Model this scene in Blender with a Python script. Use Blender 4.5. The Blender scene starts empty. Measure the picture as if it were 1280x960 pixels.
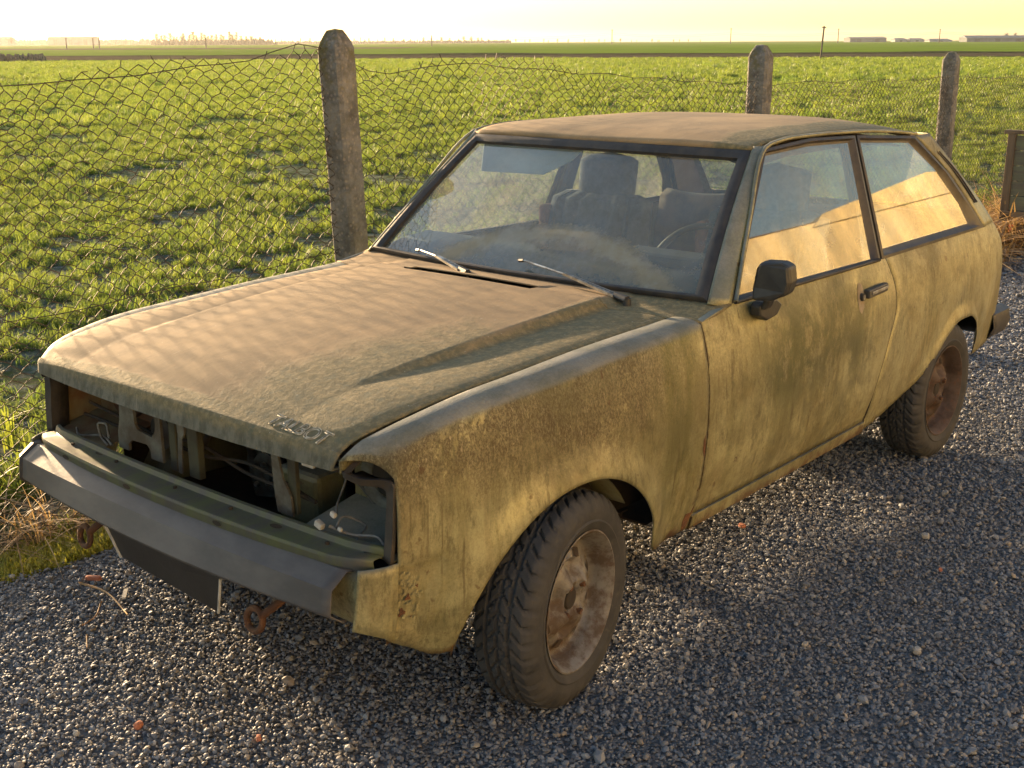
import bpy, bmesh, math, random
import numpy as np
from mathutils import Vector, Matrix, Euler
random.seed(7); rng = np.random.default_rng(7)
sc = bpy.context.scene
COL = sc.collection
R = math.radians

# ------------------------------------------------------------------ camera, world, sun, exposure
CAM = np.array([-1.46576744, -2.42391315, 1.62112886])
YAW, PITCH, ROLL = R(40.57449546), R(-16.13550004), R(-0.23526775)
def cam_axes():
    f = np.array([math.cos(PITCH)*math.cos(YAW), math.cos(PITCH)*math.sin(YAW), math.sin(PITCH)])
    r = np.array([math.sin(YAW), -math.cos(YAW), 0]); u = np.cross(r, f)
    c, s = math.cos(ROLL), math.sin(ROLL)
    return r*c+u*s, -r*s+u*c, f
cr, cu, cf = cam_axes()
cd = bpy.data.cameras.new('camera'); cam = bpy.data.objects.new('camera', cd); COL.objects.link(cam)
cam.matrix_world = Matrix(((cr[0], cu[0], -cf[0], CAM[0]), (cr[1], cu[1], -cf[1], CAM[1]), (cr[2], cu[2], -cf[2], CAM[2]), (0, 0, 0, 1)))
cd.sensor_width = 36; cd.lens = 1478.95/1280*36; cd.clip_start = .05; cd.clip_end = 8000
sc.camera = cam
SUN = Vector((0.20, 1.0, 0.16)).normalized()           # towards the sun
w = bpy.data.worlds.new('World'); sc.world = w; w.use_nodes = True
wn = w.node_tree; bg = wn.nodes['Background']; bg.inputs[1].default_value = 0.09
sky = wn.nodes.new('ShaderNodeTexSky'); sky.sky_type = 'NISHITA'; sky.sun_disc = False
sky.sun_elevation = math.asin(SUN.z); sky.sun_rotation = math.atan2(SUN.x, SUN.y)
sky.air_density = 1.0; sky.dust_density = 1.2; sky.ozone_density = 1.0
hs = wn.nodes.new('ShaderNodeHueSaturation'); hs.inputs['Saturation'].default_value = 1.0
wn.links.new(sky.outputs[0], hs.inputs['Color']); wn.links.new(hs.outputs[0], bg.inputs[0])
sl = bpy.data.lights.new('sun', 'SUN'); sl.energy = 5.0; sl.angle = R(1.0); sl.color = (1, .70, .40)
so = bpy.data.objects.new('sun', sl); COL.objects.link(so)
so.rotation_euler = SUN.to_track_quat('Z', 'Y').to_euler()
sc.view_settings.view_transform = 'Standard'; sc.view_settings.look = 'None'
sc.view_settings.exposure = 2.0; sc.view_settings.gamma = 1

# ------------------------------------------------------------------ helpers
def tag(o, label=None, cat=None, group=None, kind=None):
    if label: o['label'] = label
    if cat: o['category'] = cat
    if group: o['group'] = group
    if kind: o['kind'] = kind
    return o
def empty(name, loc=(0, 0, 0), rz=0):
    o = bpy.data.objects.new(name, None); COL.objects.link(o); o.location = loc; o.rotation_euler = (0, 0, rz)
    o.empty_display_size = .1; return o
def mesh(name, V, F, mat, parent=None, smooth=False, solid=0, link=True, autos=None):
    me = bpy.data.meshes.new(name); me.from_pydata([tuple(map(float, v)) for v in V], [], [tuple(int(i) for i in f) for f in F]); me.update()
    if mat: me.materials.append(mat)
    o = bpy.data.objects.new(name, me)
    if link: COL.objects.link(o)
    if smooth: me.polygons.foreach_set('use_smooth', [True]*len(me.polygons))
    if autos: me.set_sharp_from_angle(angle=R(autos))
    if parent: o.parent = parent
    if solid:
        m = o.modifiers.new('thick', 'SOLIDIFY'); m.thickness = solid; m.offset = 0
    return o
class MB:
    def __init__(s): s.V = []; s.F = []
    def add(s, V, F):
        n = len(s.V); s.V += [tuple(v) for v in V]; s.F += [tuple(i+n for i in f) for f in F]; return s
    def grid(s, P, closeu=False, closev=False):
        P = np.asarray(P, float); a, b = P.shape[:2]
        F = []
        for i in range(a if closeu else a-1):
            for j in range(b if closev else b-1):
                i2, j2 = (i+1) % a, (j+1) % b
                F.append((i*b+j, i2*b+j, i2*b+j2, i*b+j2))
        return s.add(P.reshape(-1, 3), F)
    def box(s, c, d, M=None, taper=1.0):
        x, y, z = [k/2 for k in d]; V = []
        for sz in (-1, 1):
            t = taper if sz > 0 else 1
            for sx, sy in ((-1, -1), (1, -1), (1, 1), (-1, 1)):
                p = Vector((sx*x*t, sy*y*t, sz*z))
                if M is not None: p = M @ p
                V.append((p.x+c[0], p.y+c[1], p.z+c[2]))
        return s.add(V, [(3, 2, 1, 0), (4, 5, 6, 7), (0, 1, 5, 4), (1, 2, 6, 5), (2, 3, 7, 6), (3, 0, 4, 7)])
    def tube(s, pts, r, n=6, cap=True):
        pts = [Vector(p) for p in pts]; rr = r if hasattr(r, '__len__') else [r]*len(pts)
        rings = []; up = Vector((0, 0, 1)); t0 = (pts[1]-pts[0]).normalized()
        if abs(t0.z) > .9: up = Vector((1, 0, 0))
        nx = t0.cross(up).normalized()
        for i, p in enumerate(pts):
            t = (pts[min(i+1, len(pts)-1)]-pts[max(i-1, 0)]).normalized()
            nx = (nx - t*nx.dot(t)).normalized(); ny = t.cross(nx)
            rings.append([p+(nx*math.cos(a)+ny*math.sin(a))*rr[i] for a in [2*math.pi*k/n for k in range(n)]])
        n0 = len(s.V); s.grid(rings, closev=True)
        if cap:
            s.F.append(tuple(n0+k for k in range(n))[::-1]); s.F.append(tuple(n0+(len(pts)-1)*n+k for k in range(n)))
        return s
    def prism(s, poly, d):   # poly: 3d pts, extruded by vector d
        n = len(poly); V = [tuple(p) for p in poly]+[tuple(np.array(p)+np.array(d)) for p in poly]
        return s.add(V, [tuple(range(n))[::-1], tuple(range(n, 2*n))]+[(i, (i+1) % n, n+(i+1) % n, n+i) for i in range(n)])
    def disc(s, c, ax, r0, r1, n=32, t=0.0):
        ax = Vector(ax).normalized(); u = ax.orthogonal().normalized(); v = ax.cross(u); c = Vector(c)
        P = [[c+(u*math.cos(a)+v*math.sin(a))*r for a in [2*math.pi*k/n for k in range(n)]] for r in (r0, r1)]
        return s.grid(P, closev=True)
    def build(s, name, mat, parent=None, smooth=False, solid=0, bevel=0, autos=None, link=True):
        o = mesh(name, s.V, s.F, mat, parent, smooth, solid, autos=autos, link=link)
        if bevel:
            m = o.modifiers.new('bev', 'BEVEL'); m.width = bevel; m.segments = 2; m.limit_method = 'ANGLE'; m.angle_limit = R(35)
        return o
def pch(xs, ys):
    xs = np.array(xs, float); ys = np.array(ys, float); h = np.diff(xs); d = np.diff(ys)/h; m = np.zeros_like(xs)
    for i in range(1, len(xs)-1):
        m[i] = 0 if d[i-1]*d[i] <= 0 else 2*d[i-1]*d[i]/(d[i-1]+d[i])
    m[0], m[-1] = d[0], d[-1]
    def f(x):
        x = np.clip(x, xs[0], xs[-1]); i = np.clip(np.searchsorted(xs, x)-1, 0, len(xs)-2); t = (x-xs[i])/h[i]
        return (1+2*t)*(1-t)**2*ys[i]+t*(1-t)**2*h[i]*m[i]+t*t*(3-2*t)*ys[i+1]+t*t*(t-1)*h[i]*m[i+1]
    return f
def lrp(a, b, t): return np.array(a, float)*(1-t)+np.array(b, float)*t
def curve(pts, n):           # Catmull-Rom resample by arc length
    P = np.array(pts, float); d = np.r_[0, np.cumsum(np.linalg.norm(np.diff(P, axis=0), axis=1))]
    t = np.linspace(0, d[-1], n); return np.stack([pch(d, P[:, k])(t) for k in range(P.shape[1])], 1)

# ------------------------------------------------------------------ materials
class NT:
    def __init__(s, name):
        s.m = bpy.data.materials.new(name); s.m.use_nodes = True; s.t = s.m.node_tree
        s.b = s.t.nodes['Principled BSDF']; s.out = s.t.nodes['Material Output']
        s.co = s.t.nodes.new('ShaderNodeTexCoord').outputs['Object']
    def lk(s, v, sock):
        if hasattr(v, 'node'): s.t.links.new(v, sock)
        else:
            if hasattr(sock.default_value, '__len__') and not hasattr(v, '__len__'): v = (v, v, v, 1)[:len(sock.default_value)]
            if hasattr(v, '__len__') and len(v) == 3 and len(sock.default_value) == 4: v = tuple(v)+(1,)
            sock.default_value = v
    def noise(s, scale=5, detail=6, rough=.6, stretch=(1, 1, 1), dist=0, off=0, co=None):
        mp = s.t.nodes.new('ShaderNodeMapping'); s.t.links.new(co or s.co, mp.inputs[0]); mp.inputs['Scale'].default_value = stretch
        mp.inputs['Location'].default_value = (off, off*.7, off*1.3)
        n = s.t.nodes.new('ShaderNodeTexNoise'); s.t.links.new(mp.outputs[0], n.inputs['Vector'])
        n.inputs['Scale'].default_value = scale; n.inputs['Detail'].default_value = detail; n.inputs['Roughness'].default_value = rough
        n.inputs['Distortion'].default_value = dist; return n.outputs['Fac']
    def voro(s, scale, stretch=(1, 1, 1), feature='F1', out='Distance'):
        mp = s.t.nodes.new('ShaderNodeMapping'); s.t.links.new(s.co, mp.inputs[0]); mp.inputs['Scale'].default_value = stretch
        n = s.t.nodes.new('ShaderNodeTexVoronoi'); s.t.links.new(mp.outputs[0], n.inputs['Vector']); n.feature = feature
        n.inputs['Scale'].default_value = scale; return n.outputs[out]
    def ramp(s, v, a, b, lo=0., hi=1.):
        n = s.t.nodes.new('ShaderNodeMapRange'); n.interpolation_type = 'SMOOTHSTEP'
        for k, q in zip(('Value', 'From Min', 'From Max', 'To Min', 'To Max'), (v, a, b, lo, hi)): s.lk(q, n.inputs[k])
        return n.outputs[0]
    def mix(s, f, a, b, mode='MIX'):
        n = s.t.nodes.new('ShaderNodeMix'); n.data_type = 'RGBA'; n.blend_type = mode
        s.lk(f, n.inputs[0]); s.lk(a, n.inputs[6]); s.lk(b, n.inputs[7]); return n.outputs[2]
    def math(s, op, a, b=0., c=0.):
        n = s.t.nodes.new('ShaderNodeMath'); n.operation = op; s.lk(a, n.inputs[0]); s.lk(b, n.inputs[1]); s.lk(c, n.inputs[2]); return n.outputs[0]
    def xyz(s, v=None):
        n = s.t.nodes.new('ShaderNodeSeparateXYZ'); s.t.links.new(v or s.co, n.inputs[0]); return n.outputs
    def bump(s, h, strength=.3, dist=.01):
        n = s.t.nodes.new('ShaderNodeBump'); s.lk(h, n.inputs['Height']); n.inputs['Strength'].default_value = strength; n.inputs['Distance'].default_value = dist
        return n.outputs[0]
    def set(s, **k):
        names = dict(color='Base Color', rough='Roughness', metal='Metallic', normal='Normal', alpha='Alpha', spec='Specular IOR Level', coat='Coat Weight', emit='Emission Color', emits='Emission Strength')
        for a, v in k.items(): s.lk(v, s.b.inputs[names[a]])
        return s
    def shader(s, kind, **k):
        n = s.t.nodes.new(kind)
        for a, v in k.items(): s.lk(v, n.inputs[a])
        return n
def simple(name, c1, c2=None, rough=.8, scale=8, metal=0, bump=.2, bd=.004, stretch=(1, 1, 1), lo=.35, hi=.65, spec=.5):
    n = NT(name); c2 = c2 or tuple(k*.7 for k in c1)
    f = n.ramp(n.noise(scale, 8, .65, stretch), lo, hi)
    n.set(color=n.mix(f, c1, c2), rough=rough, metal=metal, spec=spec)
    n.set(normal=n.bump(n.noise(scale*6, 6, .7, stretch), bump, bd)); return n.m

def paint(name, kind='side'):
    n = NT(name); x, y, z = n.xyz()
    if kind == 'dull': base = (.17, .19, .11)
    else: base = (.44, .415, .225)
    # grime: blotches, streaks, film
    blot = n.ramp(n.noise(3.2, 9, .7, (1, 1, .8), .3, 3), .42, .66)
    strk = n.ramp(n.noise(30, 5, .6, (1, 1, .07), .2, 1), .45, .75)
    strk2 = n.ramp(n.noise(9, 6, .6, (1, 1, .12), .3, 5), .48, .68)
    fine = n.noise(170, 4, .7)
    col = n.mix(n.math('MULTIPLY', strk, .35), base, (.15, .105, .04))
    col = n.mix(n.math('MULTIPLY', blot, .6), col, (.155, .115, .05))
    col = n.mix(n.math('MULTIPLY', strk2, .35), col, (.15, .15, .05))
    # heavy brown lichen film on the upper wing
    up = n.ramp(n.math('ADD', z, n.math('MULTIPLY', n.noise(4, 7, .7, off=9), .38)), .76, .94)
    fr = n.ramp(x, 1.35, .9)
    bare = n.ramp(n.noise(6.5, 9, .8, (1, 1, .7), .4, 61), .60, .54)
    up = n.math('MULTIPLY', up, n.math('ADD', .25, n.math('MULTIPLY', bare, .75)))
    col = n.mix(n.math('MULTIPLY', n.math('MULTIPLY', up, fr), .58), col, (.145, .118, .064))
    lich = n.math('MULTIPLY', n.math('MULTIPLY', up, n.ramp(n.noise(200, 6, .85, (1, 1, .6)), .38, .58)), n.math('ADD', n.math('MULTIPLY', fr, .6), .25))
    col = n.mix(lich, col, (.075, .052, .026))
    fl = n.ramp(n.noise(150, 3, .6, (1, 1, .3), off=4), .62, .68)
    col = n.mix(n.math('MULTIPLY', n.math('MULTIPLY', fl, up), .55), col, (.46, .40, .27))
    # green algae around the middle of the door and along the wing's rear
    dx = n.math('ABSOLUTE', n.math('SUBTRACT', x, 1.95)); gm = n.ramp(dx, .62, .15)
    gm = n.math('MULTIPLY', gm, n.ramp(n.math('ABSOLUTE', n.math('SUBTRACT', z, .70)), .26, .06))
    gm = n.math('MULTIPLY', gm, n.ramp(n.noise(7, 10, .82, (1, 1, .5), .3, off=2), .42, .55))
    col = n.mix(n.math('MULTIPLY', gm, .92), col, (.07, .08, .026))
    gx = n.ramp(n.math('ABSOLUTE', n.math('SUBTRACT', x, 1.15)), .16, .02)
    col = n.mix(n.math('MULTIPLY', n.math('MULTIPLY', gx, n.ramp(n.noise(14, 6, .7, (1, 1, .2)), .35, .6)), .75), col, (.10, .10, .02))
    film = n.ramp(n.noise(2.4, 10, .8, (1, 1, 1.1), .5, 17), .44, .60)
    col = n.mix(n.math('MULTIPLY', film, .55), col, (.15, .138, .065))
    fine2 = n.ramp(n.noise(60, 8, .85, (1, 1, .30), off=15), .46, .62)
    col = n.mix(n.math('MULTIPLY', n.math('MULTIPLY', fine2, n.ramp(n.noise(4.5, 7, .7, off=23), .36, .6)), .62), col, (.075, .068, .03))
    pale = n.math('MULTIPLY', n.ramp(n.noise(6, 9, .82, (1, 1, .5), .5, 41), .57, .66), n.ramp(x, 1.2, 1.5, .35, 1))
    col = n.mix(n.math('MULTIPLY', pale, .4), col, (.46, .40, .26))
    runs = n.ramp(n.noise(55, 3, .5, (1, 1, .03), 0, 51), .60, .68)
    col = n.mix(n.math('MULTIPLY', n.math('MULTIPLY', runs, n.ramp(n.noise(3, 4, .6, off=52), .42, .58)), .55), col, (.09, .07, .032))
    # rust and black dirt bleeding from the shut lines
    d1 = n.math('ABSOLUTE', n.math('SUBTRACT', x, 1.287)); e1 = n.math('ADD', d1, n.math('MULTIPLY', n.noise(30, 6, .8, (1, 1, .5), off=20), .05))
    col = n.mix(n.ramp(e1, .036, .024, 0, .85), col, (.06, .035, .018))
    chips = n.math('MULTIPLY', n.ramp(n.noise(17, 7, .8, off=31), .63, .66), n.ramp(z, .75, .45))
    col = n.mix(n.math('MULTIPLY', chips, .7), col, (.11, .05, .022))
    # small rust spots
    sp = n.ramp(n.noise(26, 2, .5, off=7), .70, .76)
    col = n.mix(n.math('MULTIPLY', sp, .6), col, (.08, .035, .012))
    # rust eaten lower edges
    lowr = n.ramp(n.math('ADD', z, n.math('MULTIPLY', n.noise(9, 8, .8, off=12), .25)), .415, .37)
    col = n.mix(n.math('MULTIPLY', lowr, .8), col, (.12, .05, .02))
    # dust and moss plus painted grey sky sheen where the panel faces up
    geo = n.t.nodes.new('ShaderNodeNewGeometry'); nz = n.xyz(geo.outputs['Normal'])[2]
    top = n.ramp(n.math('ADD', nz, n.math('MULTIPLY', n.noise(40, 5, .7), .2)), .50, .80)
    col = n.mix(n.math('MULTIPLY', top, .85), col, n.mix(n.ramp(n.noise(7, 8, .7), .4, .6), (.25, .25, .22), (.165, .175, .15)))
    rgh = n.math('ADD', .36, n.math('MULTIPLY', blot, .22))
    rgh = n.math('ADD', rgh, n.math('MULTIPLY', n.math('MAXIMUM', lich, top), .3))
    col = n.mix(n.ramp(fine, .3, .75, 0, .45), col, n.mix(.5, col, (.02, .017, .01)))
    n.set(color=col, rough=rgh, metal=.25 if kind != 'dull' else .1)
    h = n.math('ADD', n.math('MULTIPLY', fine, n.math('ADD', .15, n.math('MAXIMUM', lich, top))), n.math('MULTIPLY', n.noise(2.5, 3, .5), 1.5))
    n.set(normal=n.bump(h, .35, .003)); return n.m
def dusty(name):
    n = NT(name); x, y, z = n.xyz()
    a = n.noise(4, 9, .7, (1, 1.6, 1), .3); b = n.noise(55, 6, .75); c = n.noise(260, 3, .7)
    col = n.mix(n.ramp(a, .35, .65), (.34, .235, .125), (.225, .16, .09))
    # right front: thicker lichen crust, green brown
    reg = n.math('MULTIPLY', n.ramp(y, .05, -.5), n.ramp(x, 1.35, .2))
    reg = n.math('MAXIMUM', reg, n.math('MULTIPLY', n.ramp(y, -.38, -.50), .9))
    reg = n.math('MAXIMUM', reg, n.ramp(x, .115, .075))
    reg = n.math('ADD', n.math('MULTIPLY', reg, 1.1), n.math('MULTIPLY', n.math('SUBTRACT', n.noise(7, 8, .7, off=3), .5), 1.2))
    reg = n.ramp(reg, .25, .8)
    crust = n.mix(n.ramp(b, .42, .62), (.125, .115, .06), (.25, .20, .10))
    crust = n.mix(n.ramp(n.noise(30, 5, .7, off=6), .5, .7), crust, (.10, .115, .075))
    col = n.mix(n.math('MULTIPLY', reg, .85), col, crust)
    col = n.mix(n.ramp(n.noise(90, 3, .6, off=8), .68, .74, 0, .5), col, (.5, .45, .36))
    lip = n.ramp(z, .80, .77); lip = n.math('MULTIPLY', lip, n.ramp(x, .13, .10))  # front lip: its shade painted in as a darker grey green
    col = n.mix(n.math('MULTIPLY', lip, .9), col, n.mix(n.ramp(n.noise(35, 6, .7, (1, 1, .4)), .4, .6), (.075, .08, .06), (.145, .145, .115)))
    scr = n.ramp(n.noise(8, 4, .5, (1, 12, 1), off=2), .70, .73, 0, .25)
    col = n.mix(scr, col, (.45, .37, .27))
    n.set(color=col, rough=.82, spec=.3)
    h = n.math('ADD', n.math('MULTIPLY', c, .4), n.math('MULTIPLY', n.math('MULTIPLY', b, reg), 2.0))
    h = n.math('ADD', h, n.math('MULTIPLY', n.noise(2.2, 3, .5), 2.5))
    n.set(normal=n.bump(h, .45, .004)); return n.m

M = {}
M['paint'] = paint('olive_gold_paint')
M['dull'] = paint('dull_green_paint', 'dull')
M['bonnet'] = dusty('dust_covered_paint')
M['under'] = simple('underbody_dark', (.02, .018, .015), (.045, .03, .02), .95, 9)
M['black'] = simple('black_plastic', (.028, .027, .026), (.06, .056, .05), .5, 14, bump=.15, bd=.002)
M['rubber'] = simple('weathered_rubber', (.035, .031, .027), (.075, .06, .045), .75, 20, bump=.3, bd=.002)
M['seal'] = simple('window_rubber', (.022, .02, .02), (.05, .042, .034), .6, 16, bump=.2, bd=.002)
M['frame'] = simple('dark_window_frame', (.022, .018, .015), (.055, .042, .028), .5, 12, bump=.2, bd=.002)
M['bumper'] = simple('grey_bumper', (.058, .056, .057), (.10, .094, .09), .55, 7, bump=.25, bd=.002, stretch=(1, .6, 1.5))
M['shelf'] = simple('grey_green_metal', (.085, .10, .045), (.065, .066, .062), .6, 9, bump=.2, bd=.002, stretch=(1, 2, 1))
M['support'] = simple('whitish_dirty_metal', (.145, .15, .13), (.07, .055, .04), .6, 14, metal=.2)
M['darkolive'] = simple('dark_olive_metal', (.06, .062, .035), (.035, .03, .02), .8, 12)
M['rust'] = simple('rust', (.13, .055, .022), (.06, .028, .015), .9, 22, bump=.6, bd=.004)
M['rustpanel'] = simple('rust_stained_panel', (.15, .12, .06), (.12, .05, .018), .8, 9, bump=.3)
M['chrome'] = simple('tarnished_metal', (.5, .5, .48), (.25, .22, .18), .35, 30, metal=.8, bump=.1, bd=.001)
M['seat'] = simple('blue_grey_cloth', (.15, .165, .195), (.10, .11, .13), .95, 40, bump=.3, bd=.003)
M['seatred'] = simple('rust_red_cloth', (.30, .13, .09), (.18, .09, .07), .95, 30)
M['dash'] = simple('dash_plastic', (.045, .06, .075), (.07, .08, .09), .6, 10)
M['trim'] = simple('beige_trim', (.30, .23, .19), (.22, .165, .13), .9, 6)
M['visor'] = simple('visor_vinyl', (.42, .55, .62), (.34, .46, .53), .7, 5)
M['card'] = simple('cardboard', (.42, .26, .15), (.30, .18, .10), .9, 9)
M['white'] = simple('white_plastic', (.55, .54, .50), (.35, .33, .28), .5, 20)
M['plate'] = simple('blank_number_plate', (.012, .012, .012), (.02, .02, .02), .4, 8)
M['wood'] = simple('weathered_wood', (.19, .14, .09), (.10, .075, .05), .9, 10, stretch=(1, 1, .12), bump=.5)
M['mirror'] = simple('mirror_shell', (.02, .02, .02), (.035, .034, .03), .45, 20, bump=.3, bd=.0015)
def m_rim():
    n = NT('rusty_wheel'); a = n.noise(14, 8, .7); b = n.noise(50, 5, .7)
    c = n.mix(n.ramp(a, .40, .62), (.165, .16, .15), (.085, .062, .046)); c = n.mix(n.ramp(b, .55, .75, 0, .7), c, (.09, .04, .02))
    n.set(color=c, rough=n.ramp(a, .4, .6, .5, .9), metal=.2, normal=n.bump(b, .4, .003)); return n.m
M['rim'] = m_rim()
def m_rimd():
    n = NT('dark_rusty_wheel'); a = n.noise(14, 8, .7); b = n.noise(50, 5, .7)
    c = n.mix(n.ramp(a, .40, .62), (.085, .06, .05), (.045, .028, .02)); c = n.mix(n.ramp(b, .5, .75, 0, .7), c, (.14, .06, .03))
    n.set(color=c, rough=.75, metal=.15, normal=n.bump(b, .4, .003)); return n.m
M['rimd'] = m_rimd()
def m_tyre():
    n = NT('dusty_tyre'); a = n.noise(9, 7, .7); b = n.noise(60, 5, .7)
    c = n.mix(n.ramp(a, .35, .65), (.022, .024, .027), (.042, .042, .043)); c = n.mix(n.ramp(b, .55, .8, 0, .5), c, (.10, .085, .065))
    n.set(color=c, rough=.78, normal=n.bump(n.noise(200, 4, .6), .25, .002)); return n.m
M['tyre'] = m_tyre()
def m_glass(name, dirt, tint, wipe=False, base=.06):
    n = NT(name); x, y, z = n.xyz()
    tr = n.shader('ShaderNodeBsdfTransparent', Color=tint); gl = n.shader('ShaderNodeBsdfGlossy', Color=(1, 1, 1), Roughness=.015)
    lw = n.shader('ShaderNodeLayerWeight', Blend=.5)
    fr = n.math('ADD', .10, n.math('MULTIPLY', .88, n.math('POWER', lw.outputs['Facing'], 3.2)))
    m1 = n.shader('ShaderNodeMixShader'); n.lk(fr, m1.inputs[0]); n.t.links.new(tr.outputs[0], m1.inputs[1]); n.t.links.new(gl.outputs[0], m1.inputs[2])
    df = n.shader('ShaderNodeBsdfDiffuse'); tl = n.shader('ShaderNodeBsdfTranslucent')
    dc = n.mix(n.ramp(n.noise(5, 6, .7), .4, .6), (.50, .50, .45), (.42, .39, .29)); n.lk(dc, df.inputs[0]); n.lk(dc, tl.inputs[0])
    m2 = n.shader('ShaderNodeMixShader', Fac=.45); n.t.links.new(df.outputs[0], m2.inputs[1]); n.t.links.new(tl.outputs[0], m2.inputs[2])
    f = n.ramp(n.noise(3.0, 8, .75, (1, 1, .6), .5), .35, .7, base, base+dirt)
    f = n.math('ADD', f, n.ramp(n.noise(120, 4, .7), .55, .8, 0, .10))
    if wipe:   # film left by the old wiper sweep: an arc of grime low on the glass
        d = n.math('SQRT', n.math('ADD', n.math('POWER', n.math('SUBTRACT', y, -.10), 2.), n.math('POWER', n.math('MULTIPLY', n.math('SUBTRACT', z, .59), 1.5), 2.)))
        d = n.math('ADD', d, n.math('MULTIPLY', n.math('SUBTRACT', n.noise(9, 8, .75, off=3), .5), .13))
        arc = n.math('MULTIPLY', n.ramp(d, .61, .65), n.ramp(d, .72, .67))
        inn = n.math('MULTIPLY', n.ramp(d, .70, .64), n.ramp(n.noise(5, 7, .7, off=5), .35, .62))
        edge = n.ramp(n.math('ADD', n.math('ABSOLUTE', y), n.math('MULTIPLY', n.noise(8, 5), .2)), .6, .8, 0, .15)
        f = n.math('ADD', f, n.math('ADD', n.math('MULTIPLY', arc, .42), n.math('ADD', n.math('MULTIPLY', inn, .26), edge)))
    f = n.math('MINIMUM', f, .85)
    m3 = n.shader('ShaderNodeMixShader'); n.lk(f, m3.inputs[0]); n.t.links.new(m1.outputs[0], m3.inputs[1]); n.t.links.new(m2.outputs[0], m3.inputs[2])
    n.t.links.new(m3.outputs[0], n.out.inputs[0]); return n.m
M['wglass'] = m_glass('dirty_windscreen_glass', .14, (.80, .88, .86), True, .24)
M['sglass'] = m_glass('dusty_side_glass', .34, (.72, .82, .84), False, .09)
def m_gravel_ground():
    n = NT('gravel_bed'); a = n.voro(70, out='Color'); d = n.voro(70); g = n.t.nodes.new('ShaderNodeRGBToBW'); n.t.links.new(a, g.inputs[0])
    c = n.mix(g.outputs[0], (.06, .065, .075), (.16, .165, .175)); c = n.mix(n.ramp(n.noise(1.2, 6, .7), .5, .75, 0, .5), c, (.10, .075, .05))
    n.set(color=c, rough=.9, normal=n.bump(n.math('SUBTRACT', 1., d), .9, .02)); return n.m
M['gbed'] = m_gravel_ground()
def m_stone():
    n = NT('gravel_stone'); oi = n.t.nodes.new('ShaderNodeObjectInfo'); r = oi.outputs['Random']
    rp = n.t.nodes.new('ShaderNodeValToRGB'); n.t.links.new(r, rp.inputs[0]); e = rp.color_ramp.elements
    e[0].position = 0; e[0].color = (.085, .095, .115, 1); e[1].position = 1; e[1].color = (.38, .37, .35, 1)
    for p, c in ((.45, (.15, .165, .19, 1)), (.8, (.22, .235, .255, 1)), (.93, (.20, .17, .14, 1)), (.985, (.30, .285, .26, 1))):
        k = e.new(p); k.color = c
    n.set(color=n.mix(n.ramp(n.noise(60, 4, .7), .4, .7, 0, .3), rp.outputs[0], (.16, .15, .14)), rough=.62); return n.m
M['stone'] = m_stone()
def m_leaf(name, c1, c2, trans=.5):
    n = NT(name); oi = n.t.nodes.new('ShaderNodeObjectInfo'); geo = n.t.nodes.new('ShaderNodeNewGeometry')
    c = n.mix(oi.outputs['Random'], c1, c2); c = n.mix(n.ramp(geo.outputs['Random Per Island'], 0, 1, 0, .6), c, tuple(k*.55 for k in c2))
    df = n.shader('ShaderNodeBsdfDiffuse'); tl = n.shader('ShaderNodeBsdfTranslucent'); gl = n.shader('ShaderNodeBsdfGlossy', Roughness=.45); n.lk(c, df.inputs[0])
    n.lk(n.mix(.5, c, n.mix(1., c, (1.6, 1.5, .7), 'MULTIPLY')), tl.inputs[0])
    a = n.shader('ShaderNodeMixShader', Fac=trans); n.t.links.new(df.outputs[0], a.inputs[1]); n.t.links.new(tl.outputs[0], a.inputs[2])
    b = n.shader('ShaderNodeMixShader', Fac=.05); n.t.links.new(a.outputs[0], b.inputs[1]); n.t.links.new(gl.outputs[0], b.inputs[2])
    n.t.links.new(b.outputs[0], n.out.inputs[0]); return n.m
M['leaf'] = m_leaf('wheat_leaf', (.13, .21, .035), (.235, .285, .05), .55)
M['straw'] = m_leaf('dry_stalk', (.55, .40, .22), (.38, .24, .12), .35)
M['moss'] = m_leaf('moss', (.30, .32, .04), (.42, .38, .06), .4)
def m_field():
    n = NT('field_soil'); x, y, z = n.xyz()
    d = n.math('SQRT', n.math('ADD', n.math('POWER', n.math('ADD', x, 1.5), 2.), n.math('POWER', n.math('ADD', y, 2.4), 2.)))
    a = n.noise(5, 8, .7); near = n.mix(n.ramp(a, .4, .65), (.075, .07, .055), (.20, .205, .20))
    near = n.mix(n.ramp(n.noise(14, 6, .7), .45, .6, 0, .6), near, (.05, .075, .02))
    far = n.mix(n.ramp(n.noise(.9, 8, .75), .35, .65), (.095, .155, .025), (.145, .20, .035))
    c = n.mix(n.ramp(d, 8, 45, .1, 1.), near, far)
    n.set(color=c, rough=.95, spec=0, normal=n.bump(n.math('ADD', n.noise(20, 8, .7), n.noise(3, 4, .6)), .7, .05)); return n.m
M['field'] = m_field()
def m_concrete():
    n = NT('mossy_concrete'); a = n.noise(9, 8, .7); b = n.voro(45); z = n.xyz()[2]
    c = n.mix(n.ramp(a, .35, .65), (.22, .21, .185), (.095, .088, .075)); c = n.mix(n.ramp(b, .15, .35, .5, 0), c, (.34, .29, .22))
    mo = n.math('MULTIPLY', n.ramp(z, 1.25, 1.6), n.ramp(n.noise(12, 6, .7, off=2), .45, .6)); c = n.mix(n.math('MULTIPLY', mo, .8), c, (.13, .11, .025))
    n.set(color=c, rough=.95, normal=n.bump(n.math('ADD', n.math('MULTIPLY', n.noise(30, 8, .75), 1.), n.math('MULTIPLY', b, .7)), .9, .012)); return n.m
M['concrete'] = m_concrete()
M['wire'] = simple('rusty_wire', (.055, .042, .032), (.10, .075, .05), .7, 40, metal=.3)

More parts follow.
